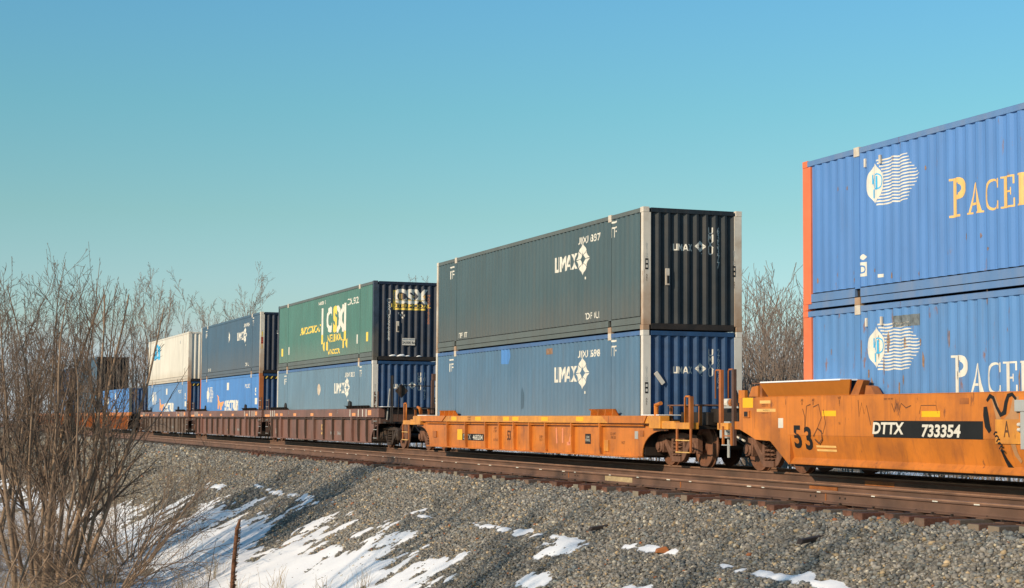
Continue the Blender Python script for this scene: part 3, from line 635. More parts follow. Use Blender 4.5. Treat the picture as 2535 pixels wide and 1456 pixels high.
def ribbed_car(name, label, sc_, M, Mtop, Mrib, hs, zc0, zc1, ribs, wide=(), chord=(-9.0, 9.8), arch_z=.80, xe=11.0, group='well cars of the train', deco=None, trucks=(-9.44, 9.45), tm=M_truck, wmm=M_wheel, plat_z=None, detail=2, rib_y=.11):
    e = rail_empty(name, sc_, DC, 0); tag(e, label, 'well car', group)
    for sy in (1, -1):
        Y = 1.40*sy; Yo = 1.52*sy
        aL = [(-x, z) for x, z in flange_arch(hs, hs+1.1, .24, arch_z, 0)]
        aR = flange_arch(hs, hs+1.1, .24, arch_z, 0)
        out = [(-hs, .2), (hs, .2)] + aR + [(xe-1.3, arch_z), (xe-1.3, zc0)] + [(-xe+1.3, zc0), (-xe+1.3, arch_z)] + aL[::-1]
        b = MB(); b.prism(out, Y-.012*sy, Y+.012*sy); b.build('side_sheet', M, e)
        b = MB(); b.box((-hs, Y-.03*sy, .165), (hs, Yo+.005*sy, .199)); b.build('bottom_sill', M, e, bevel=.006)
        b = MB(); b.prism([(Y-.10*sy, zc0+.002), (Yo+.01*sy, zc0+.002), (Yo+.01*sy, zc1-.03), (Yo-.02*sy, zc1), (Y-.10*sy, zc1)], chord[0], chord[1], 'x'); b.build('top_chord', Mtop, e, bevel=.01)
        if sy < 0 and detail < 3:
            continue
        b = MB(); b.tube([(-hs-.2, Yo-.045*sy, zc0-.045), (hs+.2, Yo-.045*sy, zc0-.045)], .022, n=6); b.build('pipe', Mrib, e)
        for x in ribs:
            w_ = .085 if x in wide else .028
            b = MB(); b.prism([(Y+.0125*sy, zc0-.0), (Yo-.005*sy, zc0-.0), (Yo-.012*sy, .45), (Yo-.035*sy, .205), (Y+.0125*sy, .205)], x-w_, x+w_, 'x'); b.build('side_rib', Mrib if x not in wide else M, e)
    for q in (-1, 1):
        b = MB(); b.box((q*(hs+.02), -1.36, .22), (q*(hs+.06), 1.36, zc1-.08)); b.build('bulkhead', M_sootshade, e)  # these inner plates are black to paint the shade seen through the arch
        b = MB(); b.box((q*(hs+.1), -1.36, arch_z+.05), (q*(xe-.1), 1.36, arch_z+.12)); b.build('end_platform', M_sootshade, e)
        b = MB(); b.box((q*(hs+.1), -.35, .60), (q*(xe+.2), .35, arch_z+.04)); b.build('centre_sill', M_sootshade, e)
    b = MB(); b.box((-hs, -1.38, .17), (hs, 1.38, .21)); b.build('well_floor', M_sootshade, e)
    for x in trucks: truck(e, x, tm, wmm)
    if deco: deco(e)
    return e
def fd(par, nm, vf, m, x, z, y=1.412, off=.003, rot=0, zs=0.0): return place_decal(nm, vf, m, par, 'side', (x, y, z), None, off=off, rot=rot, zs=zs)
# --- yellow-orange ribbed well car
def deco468(e):
    YC = 1.53
    for x in (5.42, 3.16, .72, -.05, -2.3, -4.75): fd(e, 'reflector', quads(rect(-.25, -.055, .25, .055)), M_reflect, x, 1.055, YC)
    fd(e, 'lettering', text_polys('BLT 06 97\nLD LMT', .05), M_smoke, 3.95, 1.06, YC)
    fd(e, 'reflector', quads(rect(-.24, -.16, .24, .16)), M_reflect, 5.2, .57)
    fd(e, 'number_board', quads(rect(-1.0, -.10, 1.0, .10)), M_black, 3.95, .505)
    fd(e, 'lettering', text_polys('DTTX', .15, bold=.01, sx=1.3), M_letterd, 4.5, .505, off=.006); fd(e, 'lettering', text_polys('468204', .15, bold=.012, sx=1.45), M_letter, 3.5, .505, off=.006)
    fd(e, 'lettering', text_polys('53', .27, bold=.02, sx=.85), M_black, .78, .59)
    for x, z, t_ in ((1.95, .74, 'CAPY\nLT WT'), (1.9, .45, 'D.TTX.D'), (-1.75, .54, 'LUBE 4\nTEST 7'), (-6.6, .66, 'LD LMT\n198 320'), (-7.2, .5, 'W27')):
        fd(e, 'lettering', text_polys(t_, .07, line=.9), M_smoke, x, z)
    for pts in ([(-.55, .2), (-.5, -.2)], [(-.1, .2), (-.1, -.18)], [(.35, -.2), (.55, .2)], [(.55, .2), (.62, -.2)], [(.2, -.2), (.62, -.17)]):
        fd(e, 'graffiti', ribbon(pts, .09), M_pink, -3.4, .62)
    b = MB(); b.box((-4.84, 1.413, .44), (-5.20, 1.418, .69)); b.build('inspection_plate', M_sootshade, e)
    fd(e, 'lettering', text_polys('CONS\nSTENCIL', .06, line=.9), M_letter, -5.02, .57, 1.418)
    b = MB(); b.box((-7.9, 1.413, .60), (-8.08, 1.425, .78)); b.build('metal_plate', M_silver, e); b = MB(); b.box((-8.18, 1.413, .66), (-8.4, 1.425, .80)); b.build('metal_plate', M_wello, e)
    b = MB(); b.box((-6.1, 1.413, .28), (-6.35, 1.44, .55)); b.build('access_cover', M_welly, e, bevel=.006)
    b = MB(); b.box((7.5, 1.413, .46), (7.85, 1.45, .66)); b.build('bracket_block', M_wello, e, bevel=.01)
    # recessed crease along the sheet
    for q in (-1, 1):
        g0, g1 = (-5.4, -6.75) if q < 0 else (5.6, 6.95)
        guide(e, min(g0, g1), max(g0, g1), 1.142, .16, M_well, y=1.34, fins=4, flare=.16)
        # sloping gusset between chord and platform
        b = MB(); b.prism([(q*6.2, 1.135), (q*8.85, 1.135), (q*8.7, .965), (q*6.6, .965)], 1.532, 1.56); b.build('gusset', M_well, e)
        b = MB(); b.box((q*8.95, 1.30, .85), (q*9.55, 1.54, 1.135)); b.box((q*9.55, 1.35, .85), (q*10.2, 1.50, 1.02)); b.build('end_bracket', M_welly, e, bevel=.01)
        b = MB(); b.tube([(q*9.2, 1.47, 1.0), (q*9.2, 1.47, 1.38), (q*9.45, 1.47, 1.42)], [.05, .06, .045], n=8); b.build('hook_bracket', M_well, e)
        b = MB(); b.box((q*9.6, 1.28, .845), (q*11.0, 1.52, .99)); b.build('end_sill', M_welly, e, bevel=.01)
        b = MB(); b.box((q*9.2, -1.2, 1.36), (q*10.9, 1.2, 1.39)); b.build('walkway', M_truck if q < 0 else M_sootshade, e)
        for x in (9.3, 10.1, 10.8):
            b = MB(); b.box((q*x-.03, 1.12, .92), (q*x+.03, 1.18, 1.36)); b.build('walkway_post', M_wello, e)
        b = MB(); b.box((q*9.6, -1.1, .93), (q*10.95, 1.05, 1.22)); b.build('end_beam', M_sootshade, e, bevel=.02)
        b = MB(); b.box((q*8.4, .9, 1.142), (q*9.4, 1.5, 1.165)); b.build('snow_patch', M_snow, e, bevel=.01)
        lx = (10.36, 11.05)
        ladder(e, q*lx[0], q*lx[1], .33, .86, 1.50, M_rustpost, (.34, .60), M_gold)
        handrail(e, q*10.72, q*10.98, .95, 1.56, 1.48, M_well, .022)
        b = MB(); b.box((q*10.98-.05, 1.42, .86), (q*10.98+.05, 1.50, 1.56)); b.build('grab_post', M_wello, e)
    b = MB(); b.tube([(-11.4, .9, 1.42), (-11.75, .9, 1.42)], .09, n=12); b.build('air_reservoir', M_white, e, smooth=False)
    b = MB(); b.tube([(-11.8, .9, 1.42), (-12.1, .9, 1.42)], .085, n=12); b.build('air_reservoir', M_wello, e)
R468 = (6.25, 4.44, 2.61, 1.42, .2, -1.05, -2.24, -4.1, -5.95)
ribbed_car('well_car', 'yellow-orange ribbed well car with pink spray marks, under the slate green container', 45.12, M_well, M_welly, M_well, 8.3, .955, 1.14, R468, deco=deco468)
# --- maroon car units
def deco_maroon(num, sooty=False, far=False):
    def f(e):
        YC = 1.53
        for x in (3.43, .3, -2.8, -6.35, 6.05, 7.0): fd(e, 'reflector', quads(rect(-.25, -.055, .25, .055)), M_orl, x, 1.19, YC)
        fd(e, 'reflector', quads(rect(-.23, -.09, .23, .09)), M_orl, -8.57, 1.25, YC); fd(e, 'reflector', quads(rect(-.5, -.05, .5, .05)), M_orl, 9.0 if chord_hi > 9.2 else 8.4, 1.15, YC)
        for x in (-5.8, -7.0, -7.6, -8.1, 7.5, 7.9, 8.3): fd(e, 'marking_bar', quads(rect(-.05, -.13, .05, .13)), M_letter, x, 1.24, YC)
        for x, z in ((4.6, 1.27), (2.6, 1.17), (-3.9, 1.3)): fd(e, 'lettering', text_polys('J 53\nLIFT', .06), M_letterd, x, z, YC)
        fd(e, 'lettering', text_polys('53', .40, bold=.02, sx=.95), M_gold, -1.1, .60); fd(e, 'lettering', text_polys('125', .24, bold=.015, sx=1.15), M_letter, 7.43, .47)
        fd(e, 'lettering', text_polys('MICX', .14, bold=.01, sx=1.4), M_letterd, -2.72, .47); fd(e, 'lettering', text_polys('3466', .14, bold=.01, sx=1.4), M_letterd, -3.7, .47)
        fd(e, 'lettering', text_polys('E\n1\nF', .09, line=.9), M_letter, .35, .55)
        for x, z in ((-7.7, .75), (-7.8, .27), (-5.6, .78), (-6.6, .5)): fd(e, 'lettering', text_polys('CAPY\nLMT 7\nDATE', .05, line=.9), M_rustpost, x, z)
        for q in (-1, 1):
            guide(e, min(q*5.3, q*8.2), max(q*5.3, q*8.2), 1.405, .11, M_sootshade, y=1.36, fins=8, flare=.20)
            b = MB(); b.lathe([(.02, -.22), (.10, -.18), (.17, -.06), (.19, .04), (.17, .05)], (q*4.9 if q < 0 else 6.2, 1.30, 1.52), n=12); b.build('guide_cone', M_sootshade, e)
            b = MB(); b.box((q*8.5, -1.3, .86), (q*9.7, 1.45, 1.39)); b.build('end_beam', M_maroond, e, bevel=.01)
            b = MB(); b.box((q*8.0, -1.2, 1.42), (q*9.9, 1.46, 1.45)); b.build('walkway', M_sootshade, e)
            ladder(e, q*9.0, q*9.45, .30, 2.0 if far or q < 0 else 1.9, 1.47, M_maroond, (.35, .65, .95, 1.25, 1.55, 1.85), M_letterd)
    return f
chord_hi = 9.8
RM = (7.96, 6.79, 5.87, 4.49, 2.92, 1.43, -.19, -1.72, -3.26, -4.86, -6.35, -7.18, -8.27)
RM = tuple(-x for x in RM)
wideM = (-5.87, .19, 6.35)
for i, (c, lab, m1, m2, m3, ns) in enumerate(((68.9, 'maroon ribbed well car, sooty at its near end, in the stack with the green container', M_maroon, M_maroon, M_rib, 0),
                                         (88.98, 'maroon ribbed well car with a scrawled black mark, under the bright blue container', M_maroon, M_maroon, M_rib, 0),
                                         (109.4, 'dull grey-brown ribbed well car under the cream white container', M_brownp, M_maroon, M_rib, 1))):
    cr_ = ribbed_car('well_car', lab, c, m1, m2, m3, 8.4, 1.08, 1.40, RM, wide=wideM, chord=(-9.75, 9.75), arch_z=.82, xe=10.2,
               trucks=((-9.6, 10.06) if i == 0 else ((10.3,) if i == 1 else (9.8,))), tm=M_truckd if i == 0 else M_truck, wmm=M_truck, deco=deco_maroon(i))
    if i == 1: fd(cr_, 'graffiti', ribbon([(-.35, .25), (-.15, -.15), (.05, .2), (.15, -.1), (.3, .15), (.35, -.25)], .06), M_black, 1.9, .80)
    if i == 0:
        b = MB(); b.box((-11.2, -1.1, 1.60), (-11.1, .55, 2.60)); b.box((-11.2, -1.1, 2.40), (-11.1, .55, 2.62)); 
        b = MB(); b.box((-10.85, -1.25, 2.38), (-10.75, -.1, 2.62)); b.box((-10.85, -.18, 1.2), (-10.75, -.08, 2.38)); b.box((-10.85, -1.25, 1.2), (-10.75, -1.15, 2.38)); b.box((-10.85, -1.15, 1.45), (-10.75, -.18, 1.56)); b.build('brake_stand', M_maroond, cr_, bevel=.01)
        b = MB(); b.prism([(1.0, 2.02), (.76, 2.27), (.52, 2.02), (.76, 1.77)], -10.0, -9.98, 'x'); b.build('placard_board', M_truckd, cr_)
        b = MB(); b.tube([(-9.7, 1.2, 1.0), (-9.85, 1.15, 2.1)], .025, n=6); b.build('handrail', M_letterd, cr_); b = MB(); b.tube([(-10.2, .95, 1.0), (-10.2, .9, 2.2), (-10.2, -1.2, 2.2)], .02, n=6); b.build('handrail', M_sootshade, cr_)
        b = MB(); b.tube([(-10.2, 1.2, .9), (-10.2, 1.2, 2.55), (-10.4, 1.2, 2.55), (-10.4, 1.2, .9)], .025, n=6); b.build('handrail', M_sootshade, cr_)
        b = MB(); b.box((-9.9, 1.0, 1.452), (-9.2, 1.4, 1.47)); b.build('snow_patch', M_snow, cr_)
# --- rust orange cars behind the bush
RB = tuple(np.linspace(-8, 8, 22))
for c, lab in ((S4+8.08, 'rusty orange ribbed well car behind the bush, holding the container that rides alone'), (S5+8.08, 'rusty orange ribbed well car under the black-ended container'), (S6+8.08, 'rusty orange ribbed well car under the navy container'), (S7+8.08, 'empty rusty orange ribbed well car, last one seen at the left')):
    ribbed_car('well_car', lab, c, M_wello, M_well, M_wello, 8.3, 1.15, 1.40, RB, chord=(-9.7, 9.7), arch_z=.82, xe=10.2, trucks=(-9.6, 9.6), tm=M_truckd, wmm=M_truck)
# --- smooth sided orange car nearest the camera
def smooth_car():
    e = rail_empty('well_car', 21.45, DC, 0); tag(e, 'smooth sided orange well car with black number board and graffiti', 'well car', 'well cars of the train')
    for sy in (1, -1):
        Y = 1.53
        prof = [(Y-.006, .765), (Y-.095, .34), (Y-.02, .25), (Y-.02, .215), (Y-.09, .20), (Y-.12, .33), (Y-.03, .765)]
        b = MB(); b.prism([(sy*y, z) for y, z in prof], -8.25, 8.25, 'x'); b.build('lower_side', M_well, e, bevel=.004)
        for q in (-1, 1): b = MB(); b.prism([(sy*(Y-.003), .763), (sy*(Y-.003), .235), (sy*(Y-.021), .235), (sy*(Y-.096), .34), (sy*(Y-.03), .763)], q*8.2485, q*8.20, 'x'); b.build('end_gusset', M_well, e)
        out = [(-9.6, .66), (-9.0, .64), (-8.252, .20), (-8.252, .766), (8.252, .766), (8.252, .20), (9.0, .64), (9.6, .66), (10.0, .78), (10.3, .86), (10.3, 1.50), (-10.3, 1.50), (-10.3, .86), (-10.0, .78)]
        b = MB(); b.prism(out, sy*(Y-.03), sy*Y); b.build('side_sheet', M_well, e, bevel=.004)
        b = MB(); b.box((-9.6, sy*(Y-.14), 1.503), (9.6, sy*(Y-.004), 1.515)); b.build('top_flange', M_well, e)
        if sy < 0: continue
        for q in (-1, 1):
            g = MB(); i = 0; x0, x1, xa, xb = q*9.1, q*6.05, q*9.2, q*5.75
            zt = 1.79
            g.v += [(x0, Y-.02, 1.516), (x1, Y-.02, 1.516), (xb, Y+.13, zt), (xa, Y+.13, zt), (x0, Y-.05, 1.516), (x1, Y-.05, 1.516), (xb, Y+.10, zt), (xa, Y+.10, zt)]
            for f in ((0, 1, 2, 3), (7, 6, 5, 4), (0, 4, 5, 1), (1, 5, 6, 2), (2, 6, 7, 3), (3, 7, 4, 0)): g.f.append(f); g.m.append(0)
            g.build('container_guide', M_wellg, e)
            b = MB(); b.box((q*9.15, Y-.3, zt-.012), (q*6.1, Y+.14, zt+.018)); b.build('snow_patch', M_snow, e, bevel=.008)
            b = MB(); b.prism([(q*5.75, 1.79), (q*5.55, 1.77), (q*5.72, 1.515), (q*6.0, 1.515)], Y-.16, Y-.02); b.prism([(q*5.5, 1.68), (q*5.35, 1.66), (q*5.2, 1.515), (q*5.55, 1.515)], Y-.2, Y-.04); b.build('guide_rib', M_wello, e)
            b = MB(); b.prism([(q*9.5, 1.515), (q*9.9, 1.515), (q*9.75, 1.72), (q*9.5, 1.74)], Y-.2, Y+.0); b.build('guide_end', M_well, e, bevel=.01)
            b = MB(); b.box((q*9.3, -1.3, 1.775), (q*9.9, 1.45, 1.80)); b.build('walkway', M_truck, e)
            b = MB(); b.box((q*9.35, Y-.12, 1.515), (q*9.45, Y-.02, 1.775)); b.box((q*9.0, Y-.5, 1.515), (q*9.3, Y-.2, 1.775)); b.build('guide_bracket', M_wello, e)
            b = MB(); b.box((q*10.302, 1.15, .86), (q*10.75, 1.45, 1.02)); b.build('end_step', M_well, e)
            b = MB(); b.tube([(q*10.35, 1.4, 1.40), (q*10.35, 1.4, 1.66)], .11, n=10); b.build('bollard', M_well, e)
        fd(e, 'seam', quads(rect(-.012, -.30, .0, .32)), M_wello, 9.62, 1.18, Y)
        for x, z, w_, h in ((9.92, 1.40, .22, .10), (6.72, 1.18, .25, .05), (3.41, 1.165, .27, .05)): fd(e, 'reflector', quads(rect(-w_, -h, w_, h)), M_reflect, x, z, Y)
        for x, z, w_ in ((9.19, 1.41, .22), (9.15, 1.245, .39)): fd(e, 'stencil_plate', quads(rect(-w_, -.03, w_, .03)), M_gold, x, z, Y)
        fd(e, 'lettering', text_polys('TRUCK  BLT 12', .03), M_smoke, 9.15, 1.245, Y, .005)
        for z in (1.36, 1.33, 1.19): fd(e, 'lettering', text_polys('WARNING DO NOT', .022), M_smoke, 9.2, z, Y)
        b = MB(); b.box((9.83, Y, 1.10), (10.09, Y+.03, 1.24)); b.build('tag_holder', M_well, e, bevel=.006); b = MB(); b.box((9.88, Y+.03, 1.12), (10.03, Y+.034, 1.22)); b.build('tag_card', M_sootshade, e)
        b = MB(); b.box((8.46, Y, .90), (8.65, Y+.006, 1.09)); b.build('tag_card', M_letter, e)
        fd(e, 'number_board', quads(rect(-1.62, -.145, 1.62, .145)), M_black, 3.57, .905, Y)
        fd(e, 'lettering', text_polys('DTTX', .20, bold=.032, sx=1.32, shear=.12), M_letter, 4.72, .92, Y, .006); fd(e, 'lettering', text_polys('733354', .20, bold=.034, sx=1.35, shear=.12), M_letter, 3.12, .885, Y, .006)
        fd(e, 'lettering', text_polys('5', .42, bold=.03, sx=1.15), M_black, 7.93, .735, Y, zs=1); fd(e, 'lettering', text_polys('3', .42, bold=.03, sx=1.15), M_black, 7.52, .71, Y, zs=1)
        fd(e, 'stencil_plate', quads(rect(-.36, .01, .36, .05), rect(-.36, -.06, .36, -.02)), M_gold, 6.9, .535, Y, .006, zs=1)
        fd(e, 'lettering', text_polys('A', .26, bold=.01, sx=.6), M_smoke, 1.33, .93, Y, .006); fd(e, 'marking_plate', quads(rect(-.33, -.19, .33, .19)), M_welly, 1.30, .89, Y)
        b = MB(); b.box((2.33, Y, 1.325), (2.58, Y+.004, 1.425)); b.build('stencil_plate', M_wello, e)
        for x, t_ in ((8.35, 'L\nF'), (7.72, 'AR\nB'), (7.3, 'AR\nB'), (6.35, 'WF\nB\nT'), (6.35, 'N')):
            fd(e, 'lettering', text_polys(t_, .055, bold=.008, line=.8), M_smoke, x, 1.40 if t_ != 'N' else 1.0, Y)
        fd(e, 'lettering', text_polys('AREN  TER  MET', .03), M_smoke, 4.7, 1.43, Y)
        # pale chalk scrawls and the big black and tan spray piece
        for pts, w_, m, x, z in (([(-.5, .25), (-.42, .1), (-.42, -.2), (-.35, .3), (-.2, .33)], .022, M_smoke, 7.2, 1.02), ([(-.25, .3), (-.05, .35), (.05, .1), (-.1, -.1), (.1, -.2), (.2, .0), (.12, .25)], .022, M_smoke, 7.05, 1.0),
                                 ([(-.2, -.2), (-.05, -.05), (.1, -.1), (.12, -.25), (0, -.33), (-.15, -.25)], .03, M_smoke, 7.1, .95), ([(0, .2), (.03, -.1), (.12, .15), (.2, -.05), (.28, .1), (.42, -.25)], .018, M_smoke, 5.7, 1.22),
                                 ([(0, .1), (.08, -.05), (.16, .1), (.24, -.02), (.3, .1), (.45, .02), (.6, .06)], .018, M_smoke, 4.6, 1.25),
                                 ([(0, 0), (.05, .14), (.5, .14), (.55, 0)], .012, M_smoke, 3.75, 1.17)):
            fd(e, 'graffiti', ribbon(pts, w_), m, x, z, Y)
        fill = quads([(-.30, .36), (-.20, .38), (-.12, .25), (-.05, .0), (-.18, .02)], [(.02, .02), (.16, .12), (.26, .36), (.40, .38), (.40, .02)])
        fd(e, 'graffiti', fill, M_tan, 1.42, 1.06, Y, .002)
        fd(e, 'graffiti', ribbon([(-.48, .18), (-.47, .05), (-.43, -.12), (-.36, -.22)], [.09, .14, .14, .08]), M_black, 1.40, 1.10, Y, .005)
        fd(e, 'graffiti', ribbon([(-.42, .28), (-.33, .36), (-.25, .33), (-.16, .18), (-.06, .06), (.04, .10), (.08, .25), (.14, .36), (.24, .38), (.34, .30)], [.05, .075, .065, .06, .075, .10, .085, .075, .06, .05]), M_black, 1.42, 1.09, Y, .005)
        for k in range(6): fd(e, 'graffiti', ribbon([(-.05, -.01), (.0, .02), (.05, .0)], .03), M_black, 1.62-.035*k, .86-.055*k, Y, .006, rot=.3*(-1)**k)
        fd(e, 'graffiti', ribbon([(-.10, .24), (-.02, .08), (.08, -.06), (.20, -.12), (.33, -.10), (.45, -.05), (.6, .05)], [.05, .08, .12, .14, .11, .08, .06]), M_black, 1.42, .36, Y, .008, zs=1)
        fd(e, 'graffiti', ribbon([(.0, .3), (.04, .12), (.14, .0)], [.12, .10, .06]), M_tan, 1.20, .42, Y, .006, zs=1)
        b = MB(); b.box((.2, Y+.0, 1.20), (1.06, Y+.06, 1.38)); b.build('brake_valve_lid', M_silver, e, bevel=.01)
        b = MB(); b.box((.2, Y+.0, .62), (.93, Y+.05, 1.198)); b.build('brake_valve_box', M_silver, e, bevel=.01)
        for z in (.92, 1.0): b = MB(); b.tube([(.93, Y+.03, z), (1.0, Y+.03, z)], .03, n=8); b.build('pipe_fitting', M_white, e)
    for q in (-1, 1):
        b = MB(); b.box((q*8.0, -1.36, .22), (q*8.1, 1.36, 1.5)); b.build('bulkhead', M_sootshade, e)
        b = MB(); b.box((q*8.1, -1.46, .95), (q*10.28, 1.46, 1.02)); b.build('end_platform', M_sootshade, e)
        b = MB(); b.box((q*8.1, -.35, .62), (q*11.2, .35, .93)); b.build('centre_sill', M_sootshade, e)
    b = MB(); b.box((-8.2, -1.42, .17), (8.2, 1.42, .205)); b.build('well_floor', M_sootshade, e)
    b = MB(); b.box((10.3, .5, .86), (11.55, 1.3, .98)); b.build('end_platform', M_well, e, bevel=.01)
    b = MB(); b.box((10.9, 1.0, .845), (11.4, 1.48, .99)); b.build('end_sill', M_welly, e, bevel=.01)
    # tall grab irons at the coupling
    ladder(e, 10.72, 11.10, .52, .92, 1.49, M_wello, (.53,), M_letterd)
    for x0, x1, z0 in ((11.28, 11.55, .86), (10.70, 10.95, .52)):
        b = MB(); b.box((x0-.045, 1.40, z0), (x0+.045, 1.48, 2.10)); b.build('grab_post', M_rustpost if z0 > .6 else M_maroond, e, bevel=.008)
        handrail(e, x1, x0+.03, 1.50, 2.10, 1.44, M_rustpost, .018)
    b = MB(); b.tube([(10.75, 1.2, 1.15), (11.2, 1.2, 1.75)], .045, n=8); b.build('brake_lever', M_rubber, e)
    b = MB(); b.box((10.4, -1.0, .98), (11.9, 1.15, 1.02)); b.box((10.4, -1.0, 1.30), (12.0, 1.1, 1.34)); b.build('walkway', M_silver, e)
    for x in (10.6, 10.9, 11.2): b = MB(); b.box((x-.09, .80, 1.025), (x+.09, .86, 1.28)); b.build('step_plate', M_silver, e)
    for x in (-9.9, 9.88): truck(e, x, M_truck, M_wheel)
    return e

pc = smooth_car()
def coupler(par, x0, x1, y=0):
    b = MB(); b.box((x0, -.12, .70), (x1, .12, .92)); xm = (x0+x1)/2; b.box((xm-.25, -.20, .66), (xm+.25, .20, .96)); b.build('coupler', M_sootshade, par, bevel=.02)
    h = MB(); pts = [(x0+(x1-x0)*k/10, .45, .85-.35*math.sin(math.pi*k/10)) for k in range(11)]; h.tube(pts, .03, n=6); h.build('air_hose', M_rubber, par, smooth=True)
coupler(pc, 10.9, 12.9)
b = MB(); b.box((11.5, .2, .98), (12.9, .9, 1.30)); b.build('draft_gear', M_sootshade, pc, bevel=.03)
b = MB(); b.tube([(11.9, .95, .70), (11.9, .95, .25)], .035, n=8); b.build('uncoupling_lever', M_silver, pc)
b = MB(); b.box((11.8, .85, .66), (12.15, 1.05, .88)); b.build('brake_cylinder', M_silver, pc, bevel=.02)
b = MB(); b.tube([(10.6, 1.25, .62), (11.7, 1.2, .86)], .022, n=6); b.build('uncoupling_lever', M_letter, pc)
# couplings of the other cars are built with the unit on their near side
for o in list(bpy.data.objects):
    if o.parent is None and o.name.startswith('well_car') and o is not pc and abs(o.location.y) < 75 and 'yellow-orange' in str(o.get('label', '')):
        coupler(o, 10.8, 13.2)
# ------------------------------------------------------------------ ground
def hash2(ix, iy, seed):
    h = (ix.astype(np.int64)*374761393 + iy.astype(np.int64)*668265263 + seed*1442695041) & 0xffffffff
    h = ((h ^ (h >> 13))*1274126177) & 0xffffffff; h = h ^ (h >> 16)
    return (h & 0xffff)/65535.0
def vnoise(x, y, seed=0):
    ix, iy = np.floor(x), np.floor(y); fx, fy = x-ix, y-iy; fx = fx*fx*(3-2*fx); fy = fy*fy*(3-2*fy)
    a, b, c, d = hash2(ix, iy, seed), hash2(ix+1, iy, seed), hash2(ix, iy+1, seed), hash2(ix+1, iy+1, seed)
    return (a*(1-fx)+b*fx)*(1-fy)+(c*(1-fx)+d*fx)*fy
def fbm(x, y, seed=0, n=4, g=.5):
    r = 0; a = 1; t = 0
    for k in range(n): r = r+a*vnoise(x*2**k, y*2**k, seed+k*17); t += a; a *= g
    return r/t
PD = [-60, -8, -1, 0, 1, 1.9, 3, 5, 6.6, 7.4, 10.95, 11.25, 12.35, 12.75, 20.2, 20.9, 23.0, 27, 60, 400, 3000]
PZ = [-3.0, -2.6, -2.4, -2.5, -2.75, -2.98, -3.12, -3.2, -3.15, -2.85, -1.10, -1.02, -.40, -.298, -.315, -.5, -1.4, -1.5, -1.2, -1.0, -1.0]
def ground_z(s, d):
    z = np.interp(d, PD, PZ)
    z = z + (fbm(s*.25, d*.5, 3, 3)-.5)*.25*np.clip((11.5-d)/2, 0, 1)*np.clip((d+2)/3, 0, 1) + (fbm(s*.9, d*.9, 5, 3)-.5)*.10*np.clip((12-d)/1.2, 0, 1)
    z = z + (fbm(s*.1, d*.1, 8, 3)-.5)*.5*np.clip((d-24)/10, 0, 1)
    return z
DS_S = [0, 17, 24, 29, 31, 33, 36, 40, 44, 50, 55, 62, 72, 90, 130, 400]
DS_D = [8.0, 8.2, 8.6, 9.2, 9.8, 10.2, 10.6, 11.1, 10.8, 10.4, 9.9, 9.4, 9.3, 8.4, 7.5, 7.0]
PATCH = [(31.0, 11.10, 1.9, .15), (27.6, 10.85, .75, .42), (27.9, 11.15, 1.0, .12), (24.9, 11.22, 1.15, .13), (22.0, 11.15, .3, .06), (19.7, 11.15, 1.8, .17), (26.6, 10.05, .6, .25), (23.2, 10.3, .5, .2), (18.2, 10.75, .5, .12),
         (50, 10.92, 5.5, .13), (45.2, 10.80, 2.2, .18), (58, 10.55, 2.5, .2), (64, 10.45, 3.2, .22), (70, 10.4, 3, .25), (75, 10.2, 3.5, .2), (36, 11.0, 1.2, .07)]
def snow_mask(s, d):
    """1 where snow lies, 0 on bare stones"""
    D = np.interp(s, DS_S, DS_D)
    tongue = (fbm(s*.75, d*.22, 21, 3)-.5)*2.0 + (fbm(s*1.8, d*1.2, 31, 3)-.5)*1.9
    m = (D-d)*1.0 + tongue + .15
    m = m + (fbm(s*5, d*5, 41, 3)-.55)*1.1 - np.clip((fbm(s*.5, d*.35, 77, 3)-.56)*9, 0, 1.4)*(s < 62)
    wob = (fbm(s*1.3, d*1.3, 51, 3)-.5)
    for ps, pd_, hl, hw in PATCH:
        q = 1-((s-ps)/hl)**2-((d-pd_-.25*wob)/hw)**2
        m = np.maximum(m, q*.9+(fbm(s*3.5, d*4.5, 71, 3)-.5)*1.9)
    m = m - np.clip((fbm(s*2.2, d*3.0, 171, 3)-.56)*7, 0, .9)
    # brown brushy ground around the bush and the far bank
    m = m - np.clip((s-58)/14, 0, 1)*np.clip((d-6)/3, 0, 1)*(.8+1.5*fbm(s*.3, d*1.2, 81, 3)) - np.clip(1-np.hypot(s-42, d-4)/9, 0, 1)*1.2*(fbm(s*.5, d*.5, 91, 3))
    m = np.where(d < 7, m*.25+ (fbm(s*.35, d*.5, 95, 4)-.47-.16*(s > 30)*(d < 6))*3, m)
    return np.clip(m*1.6, 0, 1)*(d < 12.2)
def axis(segs):
    out = []
    for a, b, st in segs: out += list(np.arange(a, b, st))
    out.append(segs[-1][1]); return np.array(out)
sA = axis([(-900, -100, 100), (-100, 0, 10), (0, 15, 1.5), (15, 64, .10), (64, 130, .4), (130, 260, 2), (260, 500, 20), (500, 4000, 350)])
dA = axis([(-2500, -300, 300), (-300, -20, 20), (-20, 0, 2), (0, 6.4, .2), (6.4, 12.8, .075), (12.8, 20.4, .4), (20.4, 24, .4), (24, 60, 2), (60, 300, 15), (300, 4000, 370)])
SS, DD = np.meshgrid(sA, dA, indexing='ij')
sn = snow_mask(SS, DD)
far = np.clip((DD-22)/3, 0, 1); sn_far = np.clip((fbm(SS*.35, DD*.35, 101, 4)-.35)*6, 0, 1)
sn = np.where(DD > 22, sn_far, sn)
ZZ = ground_z(SS, DD) + sn*.045 + np.where((DD > 6) & (DD < 12.4), (fbm(SS*7, DD*7, 9, 2)-.5)*.035*(1-sn*.7), 0)
ns, nd = SS.shape
P = np.c_[(T[0]*SS+N[0]*DD).ravel(), (T[1]*SS+N[1]*DD).ravel(), ZZ.ravel()]
idx = np.arange(ns*nd).reshape(ns, nd)
